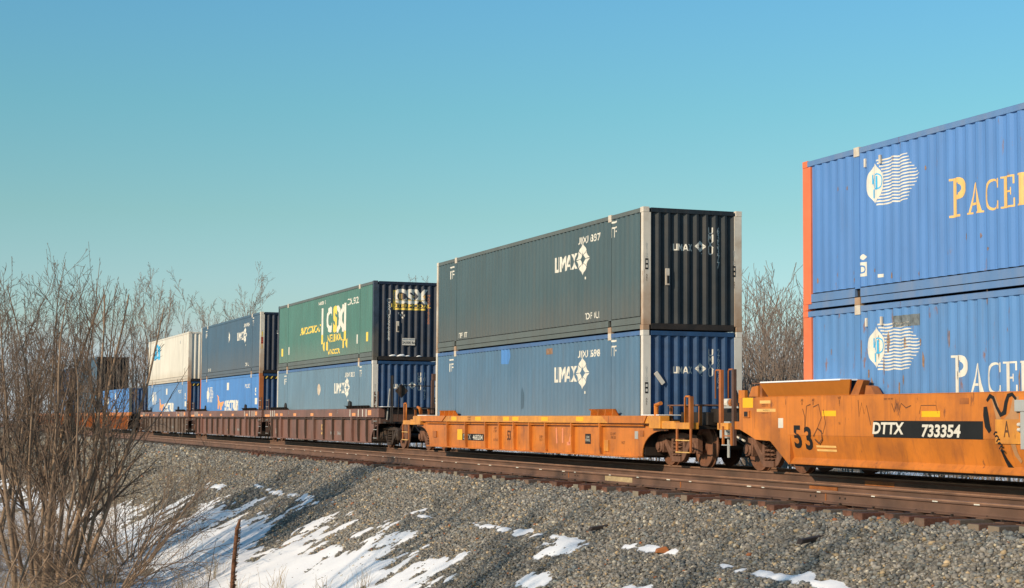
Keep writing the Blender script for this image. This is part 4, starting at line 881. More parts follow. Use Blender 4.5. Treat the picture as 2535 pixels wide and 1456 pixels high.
FQ = np.stack([idx[:-1, :-1], idx[:-1, 1:], idx[1:, 1:], idx[1:, :-1]], -1).reshape(-1, 4)
mg = bpy.data.materials.new('ballast_and_snow_ground'); mg.use_nodes = True; t = mg.node_tree; L = t.links; bs = t.nodes['Principled BSDF']; bs.inputs['Roughness'].default_value = .85; bs.inputs['Specular IOR Level'].default_value = .2
def nn(ty, **k):
    n = t.nodes.new(ty)
    for a, b in k.items(): setattr(n, a, b)
    return n
geo = nn('ShaderNodeNewGeometry'); at = nn('ShaderNodeAttribute', attribute_name='snow'); vo = nn('ShaderNodeTexVoronoi'); vo.inputs['Scale'].default_value = 17
L.new(geo.outputs['Position'], vo.inputs['Vector'])
rr = nn('ShaderNodeValToRGB'); sepc = nn('ShaderNodeSeparateColor'); L.new(vo.outputs['Color'], sepc.inputs[0]); L.new(sepc.outputs[0], rr.inputs[0])
rr.color_ramp.elements[0].color = (.075, .068, .06, 1); rr.color_ramp.elements[1].color = (.40, .35, .28, 1); rr.color_ramp.elements[1].position = 1
e2 = rr.color_ramp.elements.new(.6); e2.color = (.19, .17, .14, 1)
n2 = nn('ShaderNodeTexNoise'); n2.inputs['Scale'].default_value = .6; n2.inputs['Detail'].default_value = 8; L.new(geo.outputs['Position'], n2.inputs['Vector'])
brn = nn('ShaderNodeMix', data_type='RGBA'); mrn = nn('ShaderNodeMapRange'); mrn.inputs['From Min'].default_value = .4; mrn.inputs['From Max'].default_value = .65
at2 = nn('ShaderNodeAttribute', attribute_name='earth'); mlt = nn('ShaderNodeMath', operation='MULTIPLY'); L.new(n2.outputs[0], mrn.inputs[0]); L.new(mrn.outputs[0], mlt.inputs[0]); L.new(at2.outputs['Fac'], mlt.inputs[1])
L.new(mlt.outputs[0], brn.inputs[0]); L.new(rr.outputs[0], brn.inputs[6]); brn.inputs[7].default_value = (.19, .13, .075, 1)
snn = nn('ShaderNodeMix', data_type='RGBA'); th = nn('ShaderNodeMapRange'); th.inputs['From Min'].default_value = .34; th.inputs['From Max'].default_value = .56
n3 = nn('ShaderNodeTexNoise'); n3.inputs['Scale'].default_value = 14; n3.inputs['Detail'].default_value = 4; L.new(geo.outputs['Position'], n3.inputs['Vector'])
am = nn('ShaderNodeMath', operation='MULTIPLY_ADD'); L.new(n3.outputs[0], am.inputs[0]); am.inputs[1].default_value = .5; L.new(at.outputs['Fac'], am.inputs[2])
sb = nn('ShaderNodeMath', operation='SUBTRACT'); L.new(am.outputs[0], sb.inputs[0]); sb.inputs[1].default_value = .25
L.new(sb.outputs[0], th.inputs[0]); L.new(th.outputs[0], snn.inputs[0]); L.new(brn.outputs[2], snn.inputs[6]); snn.inputs[7].default_value = (.80, .81, .84, 1)
L.new(snn.outputs[2], bs.inputs['Base Color'])
bpn = nn('ShaderNodeBump'); bpn.inputs['Distance'].default_value = .03; bpn.inputs['Strength'].default_value = .8
inv = nn('ShaderNodeMath', operation='MULTIPLY_ADD'); inv.inputs[1].default_value = -.85; inv.inputs[2].default_value = .95; L.new(th.outputs[0], inv.inputs[0])
hm = nn('ShaderNodeMath', operation='MULTIPLY'); L.new(vo.outputs['Distance'], hm.inputs[0]); L.new(inv.outputs[0], hm.inputs[1]); L.new(hm.outputs[0], bpn.inputs['Height']); L.new(bpn.outputs[0], bs.inputs['Normal'])
earth = np.clip((8-DD)/2, 0, 1)*.8 + np.clip((DD-21)/2, 0, 1) + np.clip((SS-60)/20, 0, 1)*np.clip((11.5-DD)/1.5, 0, 1)*.8
go = fast_mesh('ground', P, FQ, mg, smooth=True, attr={'snow': sn.ravel(), 'earth': np.clip(earth, 0, 1).ravel()})
tag(go, kind='structure')

# ------------------------------------------------------------------ loose ballast stones
def stone_shapes(k, rng):
    bm = bmesh.new(); bmesh.ops.create_icosphere(bm, subdivisions=1, radius=1); V = np.array([v.co[:] for v in bm.verts]); Fc = np.array([[v.index for v in f.verts] for f in bm.faces]); bm.free()
    out = []
    for _ in range(k):
        W = V.copy()
        for _c in range(7):                       # chop with random planes: crushed rock
            n_ = rng.normal(size=3); n_ /= np.linalg.norm(n_); h = rng.uniform(.45, .8); dd = W@n_; W = W - np.outer(np.maximum(dd-h, 0), n_)
        W *= rng.uniform(.65, 1.15, size=3); out.append(W)
    return out, Fc
def scatter(name, s, d, size, rng, sink=.25, bury=None):
    shapes, Fc = stone_shapes(8, rng); n = len(s); nv = len(shapes[0])
    z = ground_z(s, d); zs = np.where(bury is None, 0, 0)
    which = rng.integers(0, 8, n); SH_ = np.array(shapes)[which]
    q = rng.normal(size=(n, 4)); q /= np.linalg.norm(q, axis=1)[:, None]; a, b, c, e = q.T
    Rm = np.stack([np.stack([1-2*(c*c+e*e), 2*(b*c-a*e), 2*(b*e+a*c)], -1), np.stack([2*(b*c+a*e), 1-2*(b*b+e*e), 2*(c*e-a*b)], -1), np.stack([2*(b*e-a*c), 2*(c*e+a*b), 1-2*(b*b+c*c)], -1)], 1)
    Vv = np.einsum('nij,nkj->nki', Rm, SH_)*size[:, None, None]; Vv[:, :, 2] *= .8
    Vv[:, :, 0] += (T[0]*s+N[0]*d)[:, None]; Vv[:, :, 1] += (T[1]*s+N[1]*d)[:, None]; Vv[:, :, 2] += (z + size*(.5-sink) + (0 if bury is None else bury))[:, None]
    FF = (Fc[None]+(np.arange(n)*nv)[:, None, None]).reshape(-1, 3)
    g = rng.beta(2.2, 3.5, n); base = (.072+.27*g)*(.78+.5*fbm(s*.35, d*.5, 201, 3))
    colr = np.c_[base*1.05, base*.97, base*.86]
    tanm = rng.random(n) < .09; colr[tanm] = colr[tanm]*np.array([1.6, 1.3, .9]); blu = rng.random(n) < .25; colr[blu] *= np.array([.82, .92, 1.0])
    red = rng.random(n) < .005; colr[red] = (.33, .13, .06); lt = rng.random(n) < .03; colr[lt] = (.46, .42, .34)
    return Vv.reshape(-1, 3), FF, np.repeat(np.clip(colr, 0, .7), nv, axis=0)
rng = np.random.default_rng(11)
parts = []
def zone(s0, s1, d0, d1, dens, size, keep):
    n = int((s1-s0)*(d1-d0)*dens); s = rng.uniform(s0, s1, n); d = rng.uniform(d0, d1, n); k = keep(s, d); s, d = s[k], d[k]
    # a stone's size varies
    sz_ = size*rng.lognormal(0, .36, len(s)); parts.append(scatter('', s, d, np.clip(sz_, size*.5, size*2), rng))
vis = lambda s, d: (np.abs((T[0]*s+N[0]*d)/(T[1]*s+N[1]*d)) < .315)
def keep(p=0.0):
    def f(s, d):
        m = snow_mask(s, d); cl_ = fbm(s*2.5, d*2.5, 131, 3)
        return vis(s, d) & (rng.random(len(s)) > np.clip(m*1.25-.12, 0, .965 - .22*(cl_ > .54)))
    return f
zone(16, 34, 9.0, 12.95, 620, .030, keep()); zone(34, 50, 8.0, 12.95, 520, .032, keep()); zone(50, 72, 7.6, 12.95, 260, .040, keep()); zone(72, 130, 8.5, 12.95, 90, .062, keep())
zone(16, 60, 12.95, 20.0, 90, .034, vis); zone(25, 60, 19.6, 21.5, 60, .04, vis)
Vs = np.concatenate([p[0] for p in parts]); cs = np.concatenate([p[2] for p in parts]); off = np.cumsum([0]+[len(p[0]) for p in parts]); Fs = np.concatenate([p[1]+o for p, o in zip(parts, off)])
ms = bpy.data.materials.new('crushed_rock'); ms.use_nodes = True; bsd = ms.node_tree.nodes['Principled BSDF']; bsd.inputs['Roughness'].default_value = .85; bsd.inputs['Specular IOR Level'].default_value = .2
a_ = ms.node_tree.nodes.new('ShaderNodeAttribute'); a_.attribute_name = 'tone'; ms.node_tree.links.new(a_.outputs['Color'], bsd.inputs['Base Color'])
st = fast_mesh('ballast_stones', Vs, Fs, ms, attr={'tone': cs}); tag(st, 'crushed grey ballast stones sloping down from the tracks', 'ballast', kind='stuff')
print('stones', len(Vs)//42)

# ------------------------------------------------------------------ the two tracks
def rail_profile(): return [(-.07, -.186), (.07, -.186), (.07, -.175), (.02, -.155), (.009, -.14), (.009, -.05), (.036, -.036), (.036, -.008), (.028, 0), (-.028, 0), (-.036, -.008), (-.036, -.036), (-.009, -.05), (-.009, -.14), (-.02, -.155), (-.07, -.175)]
def track(d, label, s0, s1, tie0, near=True):
    e = rail_empty('railway_track', 0, d, 0); tag(e, label, 'railway track', 'railway tracks')
    for sy in (.7525, -.7525):
        b = MB(); b.prism([(sy+y, z) for y, z in rail_profile()], s0, s1, 'x'); ra = b.build('rail', M_rail, e)
        b = MB(); b.box((s0, sy-.0385, -.016), (s1, sy+.0385, .002)); b.build('rail_head', M_railhead, ra)
    r = random.Random(int(d*10)); n = int((150-tie0)/.5)
    tm = MB(); tm.box((-.115, -1.30, -.36), (.115, 1.30, -.20)); me = None; proto = None
    rest = MB(); plates = MB()
    for k in range(n):
        x = tie0+k*.5+r.uniform(-.04, .04); dy = r.uniform(-.09, .13); dz = r.uniform(-.04, .006)
        if k < 98:
            if proto is None: proto = tm.build('tie', M_tie, e, bevel=.008); o = proto
            else: o = proto.copy(); COL.objects.link(o)
            o.parent = e; o.location = (x, dy, dz); o.rotation_euler = (0, 0, r.uniform(-.045, .045))
            if proto and near:
                ob = (endproto.copy() if k else None)
                if ob is None: 
                    eb = MB(); eb.box((-.112, 1.301, -.355), (.112, 1.306, -.204)); ob = eb.build('tie_end', M_tieend, o); globals()['endproto'] = ob
                else: COL.objects.link(ob)
                ob.parent = o
                pb = globals().get('plproto') if k else None
                if pb is None:
                    q = MB(); 
                    q.box((-.09, .60, -.199), (.09, .92, -.187)); pb = q.build('tie_plate', M_rail, o); globals()['plproto'] = pb
                    q = MB(); q.box((-.012, .825, -.19), (.012, .86, -.155)); sb_ = q.build('spike', M_truckd, o); globals()['spproto'] = sb_
                else: pb = pb.copy(); COL.objects.link(pb); sb_ = globals()['spproto'].copy(); COL.objects.link(sb_)
                pb.parent = o; sb_.parent = o; sb_.location = (r.choice((-.05, .05)), 0, 0)
        else:
            rest.box((x-.115, -1.30+dy, -.36), (x+.115, 1.30+dy, -.20+dz))
    ro = rest.build('ties', M_tie, e); ro['kind'] = 'stuff'
    if near:
        for k in range(34):
            x = 17.5+k*1.35+r.uniform(-.5, .5); w_ = r.uniform(.04, .075)
            b = MB(); b.box((x-w_, .7525+.0362, -.034), (x+w_, .7525+.042, -.018)); b.build('paint_mark', M_letter, e)
        for x in (22.8, 33.1, 27.8): b = MB(); b.box((x-.012, .755, -.15), (x+.012, .772, -.04)); b.build('rail_weld', M_wello, e)
        for x in (33.45, 33.3, 32.75, 32.6, 23.25, 23.1, 22.4, 22.25):
            b = MB(); b.tube([(x, .7615, -.095), (x, .768, -.095)], .016, n=8); b.build('bolt_hole', M_rubber, e)
        b = MB(); b.box((29.9, .7617, -.14), (31.2, .7645, -.045)); b.build('paint_patch', M_grass, e)
        b = MB(); b.box((25.0, -.7525+.03, -.14), (25.9, -.7525+.012, -.05)); b.build('paint_patch', M_wello, e)
    else:
        b = MB(); b.box((27.2, .7617, -.15), (28.2, .7645, -.06)); b.build('paint_patch', M_wello, e)
    return e
track(14.03, 'empty rusty track in front of the train, with tie ends sticking out', 4, 330, 16.3)
track(DC, 'track that the container train stands on, mostly in the shade of the well cars', 4, 330, 24, near=False)
for i, (s, d, l_, rz, m) in enumerate(((20.9, 11.95, .55, 35, M_truckd), (27.4, 11.55, .42, 25, M_truckd))):
    b = MB(); b.prism([(-l_/2, .0), (l_/2, .0), (l_/2-.03, .05), (-l_/2+.05, .06)], -.05, .05); o = b.build('timber_scrap', m, None, bevel=.01); p = W3(s, d, float(ground_z(np.array([s]), np.array([d]))[0])+.03)
    o.location = p; o.rotation_euler = (0, R(-8), R(rz)); tag(o, ('long dark splinter of timber lying on the ballast at the right', 'short dark stick of timber on the ballast, left of the longer splinter')[i], 'timber')
b = MB(); b.prism([(-.12, 0), (.12, 0), (.05, .10), (-.10, .06)], -.08, .08); o = b.build('rusty_rock', M_wello, None, bevel=.015); o.location = W3(24.2, 11.25, float(ground_z(np.array([24.2]), np.array([11.25]))[0])+.03); tag(o, 'rust orange wedge shaped rock on the grey ballast', 'rock')

# ------------------------------------------------------------------ bare trees, bushes, dry plants
ENV = None
def outside(p, j=1.0): return ENV is not None and ((p.x-ENV[0])/ENV[3])**2+(p.y/ENV[4])**2+((p.z-ENV[2])/ENV[5])**2 > j
def grow(rg, p, d, length, r, lv, cfg, out):
    """recursive bare branch; out[level] collects (points, radii)"""
    c = cfg[lv]; n = max(3, int(c['seg'])); st = length/n; pts = [p.copy()]; d = d.normalized(); rad = [r]; dirs = [d.copy()]
    jj = rg.uniform(.72, 1.12)
    for k in range(n):
        if k > 0 and outside(p, jj): break
        d = (d + Vector((rg.gauss(0, 1), rg.gauss(0, 1), rg.gauss(0, 1)))*c['jit'] + Vector((0, 0, c['up']))).normalized()
        p = p + d*st; pts.append(p.copy()); rad.append(max(r*(1-(k+1)/n*(1-c['tip'])), .0022 if lv > 1 else .004)); dirs.append(d.copy())
    out[min(lv, len(out)-1)].append((pts, rad, c['sides'])); n_full = n; n = len(pts)-1
    if lv+1 < len(cfg):
        m = c['kids']; m = int(m)+(rg.random() < m-int(m))
        m = max(1, round(m*n/n_full)) if m else 0
        for j in range(m):
            f = c['from'] + (1-c['from'])*((j+rg.random())/max(m, 1)); q = f*n; i = min(int(q), n-1); fr = q-i
            if n < 1: break
            bp = pts[i].lerp(pts[i+1], fr); bd = dirs[i]; az = rg.uniform(0, 6.283); side = bd.cross(Vector((math.cos(az), math.sin(az), .3))).normalized()
            a = R(rg.uniform(*c['ang'])); cd = bd*math.cos(a)+side*math.sin(a)
            rr_ = (r*(1-f*(1-c['tip'])))*rg.uniform(.45, .7)
            grow(rg, bp, cd, c['kl']*length*rg.uniform(.55, 1.15)*(1.15-.6*f), max(rr_, .0025), lv+1, cfg, out)
def tubes_mesh(name, lst, m, parent, minr=0.0):
    V, Fq = [], []; i0 = 0
    by = {}
    for pts, rad, n in lst: by.setdefault((len(pts), n), []).append((pts, rad))
    Vall, Fall, off = [], [], 0
    for (k, n), items in by.items():
        Pn = np.array([[tuple(p) for p in it[0]] for it in items]); Rn = np.maximum(np.array([it[1] for it in items]), minr)
        D = np.empty_like(Pn); D[:, 1:-1] = Pn[:, 2:]-Pn[:, :-2]; D[:, 0] = Pn[:, 1]-Pn[:, 0]; D[:, -1] = Pn[:, -1]-Pn[:, -2]; D /= np.linalg.norm(D, axis=2, keepdims=True)+1e-9
        ref = np.where(np.abs(D[:, :1, 2:3]) < .9, np.array([0, 0, 1.0]), np.array([1.0, 0, 0])); A = np.cross(D, np.broadcast_to(ref, D.shape)); A /= np.linalg.norm(A, axis=2, keepdims=True)+1e-9; B = np.cross(D, A)
        t = 2*np.pi*np.arange(n)/n
        VV = Pn[:, :, None]+(A[:, :, None]*np.cos(t)[None, None, :, None]+B[:, :, None]*np.sin(t)[None, None, :, None])*Rn[:, :, None, None]
        m_ = len(items); ids = np.arange(m_*k*n).reshape(m_, k, n)+off
        a = ids[:, :-1, :]; b_ = np.roll(ids, -1, axis=2)[:, :-1, :]; c = np.roll(ids, -1, axis=2)[:, 1:, :]; d_ = ids[:, 1:, :]
        Fall.append(np.stack([a, b_, c, d_], -1).reshape(-1, 4)); Vall.append(VV.reshape(-1, 3)); off += m_*k*n
    return fast_mesh(name, np.concatenate(Vall), np.concatenate(Fall), m, parent, smooth=True)
GS_, GD_ = np.meshgrid(np.arange(-20, 600, .5), np.arange(-20, 140, .5), indexing='ij'); GZ_ = ground_z(GS_, GD_)
def gz(x, y):
    s = (x*T[0]+y*T[1]+20)*2; d = (x*N[0]+y*N[1]+20)*2; i = min(max(int(s), 0), GZ_.shape[0]-2); j = min(max(int(d), 0), GZ_.shape[1]-2); a = min(max(s-i, 0), 1); b = min(max(d-j, 0), 1)
    return float((GZ_[i, j]*(1-a)+GZ_[i+1, j]*a)*(1-b)+(GZ_[i, j+1]*(1-a)+GZ_[i+1, j+1]*a)*b)
def tree(name, label, cat, x, y, stems, cfg, seed, mb, mt, group=None, spread=.5, lean=(0, 0), sink=.1, minr=0.0, az=None):
    rg = random.Random(seed); e = bpy.data.objects.new(name, None); COL.objects.link(e); e.location = (x, y, gz(x, y)-sink); tag(e, label, cat, group)
    out = [[], []]
    for k in range(stems):
        a = (az[k % len(az)] if az else 360*k/stems)+rg.uniform(-15, 15); rd = spread*rg.uniform(.1, 1); l_ = rg.uniform(*lean)
        L0, r0 = cfg[0]['len'], cfg[0]['r']
        dv = Vector((math.cos(R(a))*math.sin(R(l_)), math.sin(R(a))*math.sin(R(l_)), math.cos(R(l_))))
        grow(rg, Vector((math.cos(R(a))*rd, math.sin(R(a))*rd, 0)), dv, rg.uniform(*L0), rg.uniform(*r0), 0, cfg, out)
    tubes_mesh('trunk', out[0], mb, e, minr); tubes_mesh('crown', out[1], mt, e, minr)
    return e
CF_BUSH = [dict(seg=9, jit=.065, up=.025, tip=.12, kids=11, ang=(15, 38), kl=.42, sides=7, len=(5.8, 8.3), r=(.045, .08)) | {'from': .2},
           dict(seg=7, jit=.09, up=.05, tip=.25, kids=7, ang=(20, 48), kl=.46, sides=5) | {'from': .15},
           dict(seg=6, jit=.11, up=.05, tip=.4, kids=4.6, ang=(20, 45), kl=.5, sides=3) | {'from': .12},
           dict(seg=4, jit=.12, up=.03, tip=.6, kids=0, ang=(20, 50), kl=.5, sides=3) | {'from': .2}]
def at_px(px, dist): return ((px-1267.5)/4287*dist, dist)
bx, by_ = at_px(128, 41.5)
ENV = (-.25, 0, 3.9, 3.3, 3.3, 4.3)
bush = tree('bare_tree', 'large bare many-stemmed tree filling the left side, rising from the snowy ditch', 'tree', bx, by_, 20, CF_BUSH, 5, M_bark, M_twig, spread=.9, lean=(1, 24), minr=.0042)
bx2, by2 = at_px(-60, 46)
tree('bare_tree', 'bare many-stemmed tree cut off by the left edge, behind the largest tree', 'tree', bx2, by2, 13, CF_BUSH, 9, M_bark, M_twig, spread=.9, lean=(2, 20), minr=.0048)
ENV = None
bx3, by3 = at_px(330, 50)
CF_SH = [dict(seg=7, jit=.09, up=.0, tip=.2, kids=7, ang=(20, 50), kl=.5, sides=5, len=(2.2, 4.2), r=(.018, .032)) | {'from': .2},
         dict(seg=6, jit=.12, up=.02, tip=.3, kids=4, ang=(22, 55), kl=.5, sides=4) | {'from': .15},
         dict(seg=4, jit=.13, up=.0, tip=.5, kids=0, ang=(20, 50), kl=.5, sides=3) | {'from': .2}]
tree('bare_shrub', 'thin sprawling bare shrub low in front of the rails, by the largest tree', 'shrub', bx3, by3, 16, CF_SH, 14, M_bark, M_twig, spread=.5, lean=(15, 60), minr=.0045)
tree('bare_shrub', 'low arching bare shrub on the snow, right of the foot of the largest tree', 'shrub', *at_px(270, 40), 26, CF_SH, 15, M_bark, M_twig, spread=.6, lean=(25, 75), minr=.0045)
tree('bare_shrub', 'low tangled bare shrub at the bottom left corner', 'shrub', *at_px(20, 38), 10, CF_SH, 16, M_bark, M_twig, spread=.6, lean=(15, 65), minr=.0045)
# brown brush round the foot of the trees
def brushwood(name, label, n, fn, m, h=(.3, .9), seed=3, r=.005, bend=.5):
    rg = random.Random(seed); lst = []
    for k in range(n):
        x, y = fn(rg); z = gz(x, y); H = rg.uniform(*h); a = rg.uniform(0, 6.283); bnd = rg.uniform(.1, bend)*H; pts = []
        for q in range(6):
            f = q/5; pts.append(Vector((x+math.cos(a)*bnd*f*f*1.6+rg.gauss(0, .02), y+math.sin(a)*bnd*f*f*1.6+rg.gauss(0, .02), z-.03+H*(f-.35*f*f*(bnd/H)*1.2))))
        lst.append((pts, [r*(1-.6*q/5) for q in range(6)], 3))
    return tag(tubes_mesh(name, lst, m, None), label, 'brush', kind='stuff')
def leftfoot(rg):
    while True:
        px = rg.uniform(-60, 520); ds = rg.uniform(33, 75); x, y = at_px(px, ds); s = x*T[0]+y*T[1]; d = x*N[0]+y*N[1]
        if d < 10.8 and rg.random() < (1 if px < 300 else (.4 if d < 7.5 else .22)): return x, y
brushwood('dead_brush', 'tangle of dead brown weeds on the bank at the lower left', 8500, leftfoot, M_brush, h=(.12, .7), r=.006, bend=.9)
def farbank(rg):
    while True:
        s = rg.uniform(58, 150); d = rg.uniform(8.5, 11.6)
        if rg.random() < .6: return T[0]*s+N[0]*d, T[1]*s+N[1]*d
brushwood('dry_grass', 'short tan grass on the ballast shoulder beyond the tree', 3000, farbank, M_grass, h=(.10, .35), r=.006, seed=8)
def behind(rg):
    s = rg.uniform(20, 200); d = 21.8+abs(rg.gauss(0, 7)); return T[0]*s+N[0]*d, T[1]*s+N[1]*d
brushwood('undergrowth', 'brown undergrowth standing in snow behind the train, seen beneath the well cars', 9000, behind, M_brush, h=(.4, 1.6), r=.011, seed=12, bend=.6)
# thicket behind the train
def thicket_tree(e_seed, hh, mt): pass
CF_TH = [dict(seg=8, jit=.06, up=.03, tip=.15, kids=9, ang=(16, 38), kl=.40, sides=4, len=(4.2, 6.5), r=(.025, .05)) | {'from': .15},
         dict(seg=6, jit=.09, up=.05, tip=.25, kids=6, ang=(20, 45), kl=.5, sides=3) | {'from': .12},
         dict(seg=4, jit=.12, up=.03, tip=.5, kids=0, ang=(20, 50), kl=.5, sides=3) | {'from': .2}]
CF_TALL = [dict(seg=12, jit=.045, up=.03, tip=.12, kids=15, ang=(18, 40), kl=.34, sides=5, len=(12.5, 15.5), r=(.09, .14)) | {'from': .2},
           dict(seg=8, jit=.08, up=.09, tip=.22, kids=9, ang=(18, 42), kl=.42, sides=3) | {'from': .15},
           dict(seg=5, jit=.10, up=.05, tip=.4, kids=3, ang=(20, 45), kl=.45, sides=3) | {'from': .15},
           dict(seg=3, jit=.12, up=.0, tip=.6, kids=0, ang=(20, 45), kl=.45, sides=3) | {'from': .2}]
def copy_tree(src, x, y, rz, k, label, dz=0):
    r = src.copy(); COL.objects.link(r); r.location = (x, y, gz(x, y)-.1+dz); r.rotation_euler = (0, 0, R(rz)); r.scale = (k, k, k); r['label'] = label
    for ch in src.children: c = ch.copy(); COL.objects.link(c); c.parent = r
    return r
GB = 'bare trees behind the train'
tx, ty = at_px(395, 150)
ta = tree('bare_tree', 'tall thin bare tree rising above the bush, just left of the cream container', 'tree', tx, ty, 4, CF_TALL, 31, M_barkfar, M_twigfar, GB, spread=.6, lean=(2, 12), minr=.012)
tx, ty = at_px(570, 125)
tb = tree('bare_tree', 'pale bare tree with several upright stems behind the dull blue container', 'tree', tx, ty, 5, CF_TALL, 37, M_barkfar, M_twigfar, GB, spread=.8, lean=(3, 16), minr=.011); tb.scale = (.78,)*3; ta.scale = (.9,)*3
copy_tree(ta, *at_px(335, 165), 80, .9, 'bare tree poking out behind the top of the bush, left of the tallest one')
copy_tree(tb, *at_px(655, 135), 140, .7, 'small bare tree between the dull blue and the green containers')
copy_tree(ta, *at_px(1040, 118), 200, .73, 'lone bare treetop showing between the green and the slate containers')
copy_tree(tb, *at_px(60, 170), 200, .75, 'bare tree in the haze of twigs at the far left edge'); copy_tree(tb, *at_px(190, 160), 20, .7, 'bare tree behind the middle of the bush'); copy_tree(ta, *at_px(470, 150), 290, .62, 'thin bare tree directly above the cream container')
rx, ry = at_px(1880, 62)
GS = 'bare shrubs behind the train'
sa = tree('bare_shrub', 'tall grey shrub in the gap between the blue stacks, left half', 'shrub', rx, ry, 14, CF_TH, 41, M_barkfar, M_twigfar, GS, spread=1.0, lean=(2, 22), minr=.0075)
copy_tree(sa, *at_px(1935, 58), 120, 1.05, 'tall shrub in the gap between stacks, tight against the orange post')
copy_tree(sa, *at_px(1905, 68), 220, .85, 'denser lower shrub in the middle of the gap between stacks')
copy_tree(sa, *at_px(1850, 70), 300, .9, 'shrub right behind the slate container, farther back in the gap')
copy_tree(sa, *at_px(1915, 57), 260, 1.1, 'largest twiggy shrub in the middle of the gap between stacks'); copy_tree(sa, *at_px(1870, 75), 170, 1.35, 'farthest tall shrub in the gap between stacks')
copy_tree(sa, *at_px(1980, 66), 40, 1.0, 'shrub mostly hidden behind the royal blue container')
for k, (px, ds, rz, kk) in enumerate(((1640, 66, 10, .8), (2150, 54, 70, .8), (2350, 48, 150, .8), (2500, 45, 250, .8), (1400, 78, 330, .8), (1150, 95, 90, .8), (960, 110, 60, .9), (430, 135, 200, 1.0), (240, 150, 150, 1.0), (110, 160, 50, 1.1), (20, 150, 130, 1.2), (320, 145, 70, 1.1))):
    o = copy_tree(sa, *at_px(px, ds), rz, kk, 'grey-brown bare shrub behind the train, glimpsed between wheels or through the bush')
# a bare wood far behind, on the skyline
def skyline(rg):
    s = rg.uniform(30, 520); d = rg.uniform(60, 120); return T[0]*s+N[0]*d, T[1]*s+N[1]*d
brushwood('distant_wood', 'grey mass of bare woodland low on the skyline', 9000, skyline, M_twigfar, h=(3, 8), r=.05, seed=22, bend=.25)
# dry stalks on the snow
rg = random.Random(77)
mx, my = at_px(578, 9.5); e = bpy.data.objects.new('mullein_stalk', None); COL.objects.link(e); z0 = gz(mx, my); e.location = (mx, my, z0); tag(e, 'tall brown fuzzy mullein stalk standing up from the bottom edge', 'plant')
zt = CAM_Z-(1287-1040)/4287*9.5-z0; lst = [([Vector((.0, 0, 0)), Vector((.0, 0, zt*.5)), Vector((.005, 0, zt*.8)), Vector((.025, 0, zt*.93)), Vector((.04, 0, zt*.985)), Vector((.055, 0, zt))], [.011, .011, .0125, .012, .011, .006], 10)]
tubes_mesh('stem', lst, M_mullein, e)
lst = []
for k in range(1500):
    f = rg.uniform(.30, .99); zz = zt*f; xx = .0 if f < .8 else (f-.8)/.2*.05; a = rg.uniform(0, 6.28); rr_ = rg.uniform(.012, .021); c, s_ = math.cos(a), math.sin(a)
    lst.append(([Vector((xx+c*.008, s_*.008, zz)), Vector((xx+c*rr_, s_*rr_, zz+rg.uniform(.0, .012)))], [.0035, .0015], 3))
tubes_mesh('seed_heads', lst, M_mullein, e)
e = bpy.data.objects.new('dry_weed', None); COL.objects.link(e); sx_, sy_ = at_px(505, 22); e.location = (sx_, sy_, gz(sx_, sy_)); tag(e, 'single thin dark dry weed leaning right, beside the mullein stalk', 'plant')
hz = CAM_Z-(1340-1040)/4287*22-e.location.z; tubes_mesh('stem', [([Vector((0, 0, 0)), Vector((.05, 0, hz*.5)), Vector((.12, 0, hz*.8)), Vector((.20, 0, hz))], [.006, .006, .007, .003], 5)], M_twig, e)
def tuft(seed, n, h):
    rg = random.Random(seed); lst = []
    for k in range(n):
        a = rg.uniform(0, 6.28); b_ = rg.uniform(.05, .35)*h; H = h*rg.uniform(.5, 1); x, y = rg.gauss(0, .10), rg.gauss(0, .10)
        lst.append(([Vector((x+math.cos(a)*b_*f*f, y+math.sin(a)*b_*f*f, H*f*(1-.15*f))) for f in (0, .25, .5, .75, 1)], [.004, .004, .0035, .003, .002], 3))
    return lst
tp = None
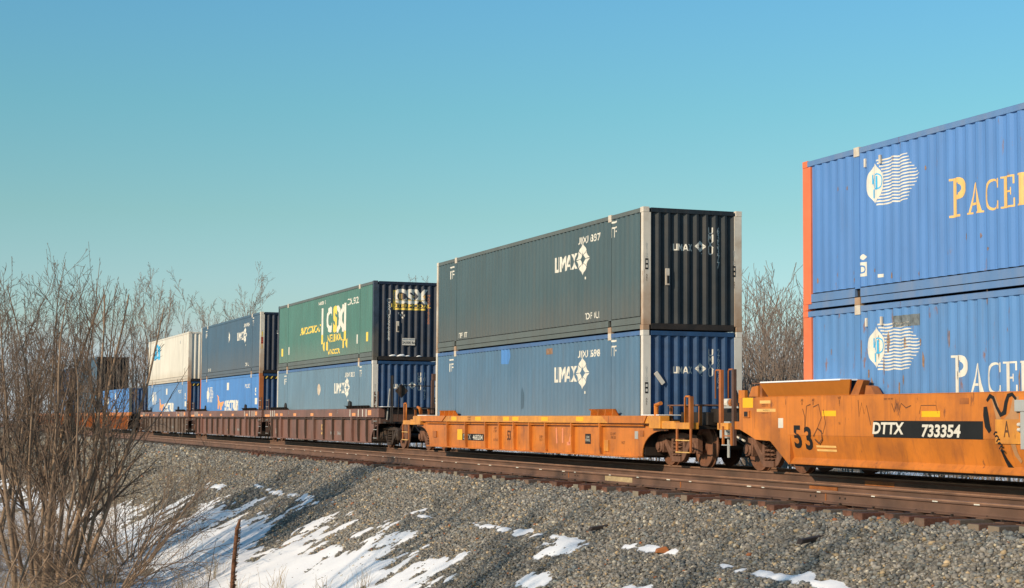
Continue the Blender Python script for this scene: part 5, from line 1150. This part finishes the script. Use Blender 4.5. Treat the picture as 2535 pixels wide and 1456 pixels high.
for k, (px, ds) in enumerate(((700, 30), (760, 31), (790, 29), (830, 31), (665, 33), (735, 27.5), (860, 30), (640, 29), (812, 33), (690, 36), (905, 33), (600, 38), (470, 40), (540, 41))):
    x, y = at_px(px, ds)
    if tp is None: tp = tubes_mesh('dry_grass_tuft', tuft(5, 26, .75), M_grass, None); o = tp
    else: o = tp.copy(); COL.objects.link(o)
    o.location = (x, y, gz(x, y)); o.rotation_euler = (0, 0, k*1.3); kk = rg.uniform(.5, 1.15); o.scale = (kk, kk, kk)
    tag(o, 'wispy tuft of dry straw-coloured grass poking through the snow', 'grass tuft', 'dry grass tufts on the snow')
# a bare tree standing left of the frame, whose shadow falls across the slope

def shade_tree(s, d, L_, k, rz, label, src):
    g = T*s+N*d - (-SH)*L_
    return copy_tree(src, float(g[0]), float(g[1]), rz, k, label)
CF_OLD = [dict(seg=12, jit=.035, up=.03, tip=.2, kids=16, ang=(25, 55), kl=.42, sides=9, len=(14, 16), r=(.26, .34)) | {'from': .25}] + CF_TALL[1:]
gp = T*28.4+N*11.0+SH*30
to = tree('bare_tree', 'thick trunked bare tree left of the view that shades the ballast', 'tree', float(gp[0]), float(gp[1]), 1, CF_OLD, 51, M_bark, M_twig, GB, spread=.1, lean=(0, 4), minr=.012)
shade_tree(20.5, 10.9, 26, .9, 200, 'fourth thick trunked bare tree left of the view', to); shade_tree(34.5, 11.4, 28, .9, 280, 'fifth thick trunked bare tree left of the view', to); shade_tree(24.0, 11.9, 31, .95, 140, 'second thick trunked bare tree left of the view', to); shade_tree(56.3, 11.6, 33, .8, 60, 'third thick trunked bare tree left of the view', to)
for s_, d_, L_, k, rz, lab in ((27.0, 10.9, 27, .8, 10, 'bare tree left of the view, nearest the camera'), (24.6, 11.9, 33, .85, 100, 'bare tree left of the view, a little farther out'),
                               (48.7, 11.0, 33, 1.0, 60, 'bare tree left of the view, standing farthest along'), (57, 11.7, 30, .85, 190, 'bare tree left of the view, beyond the farthest bend'), (31.5, 10.5, 38, .95, 270, 'bare tree left of the view, in the middle')):
    shade_tree(s_, d_, L_, k, rz, lab, ta)
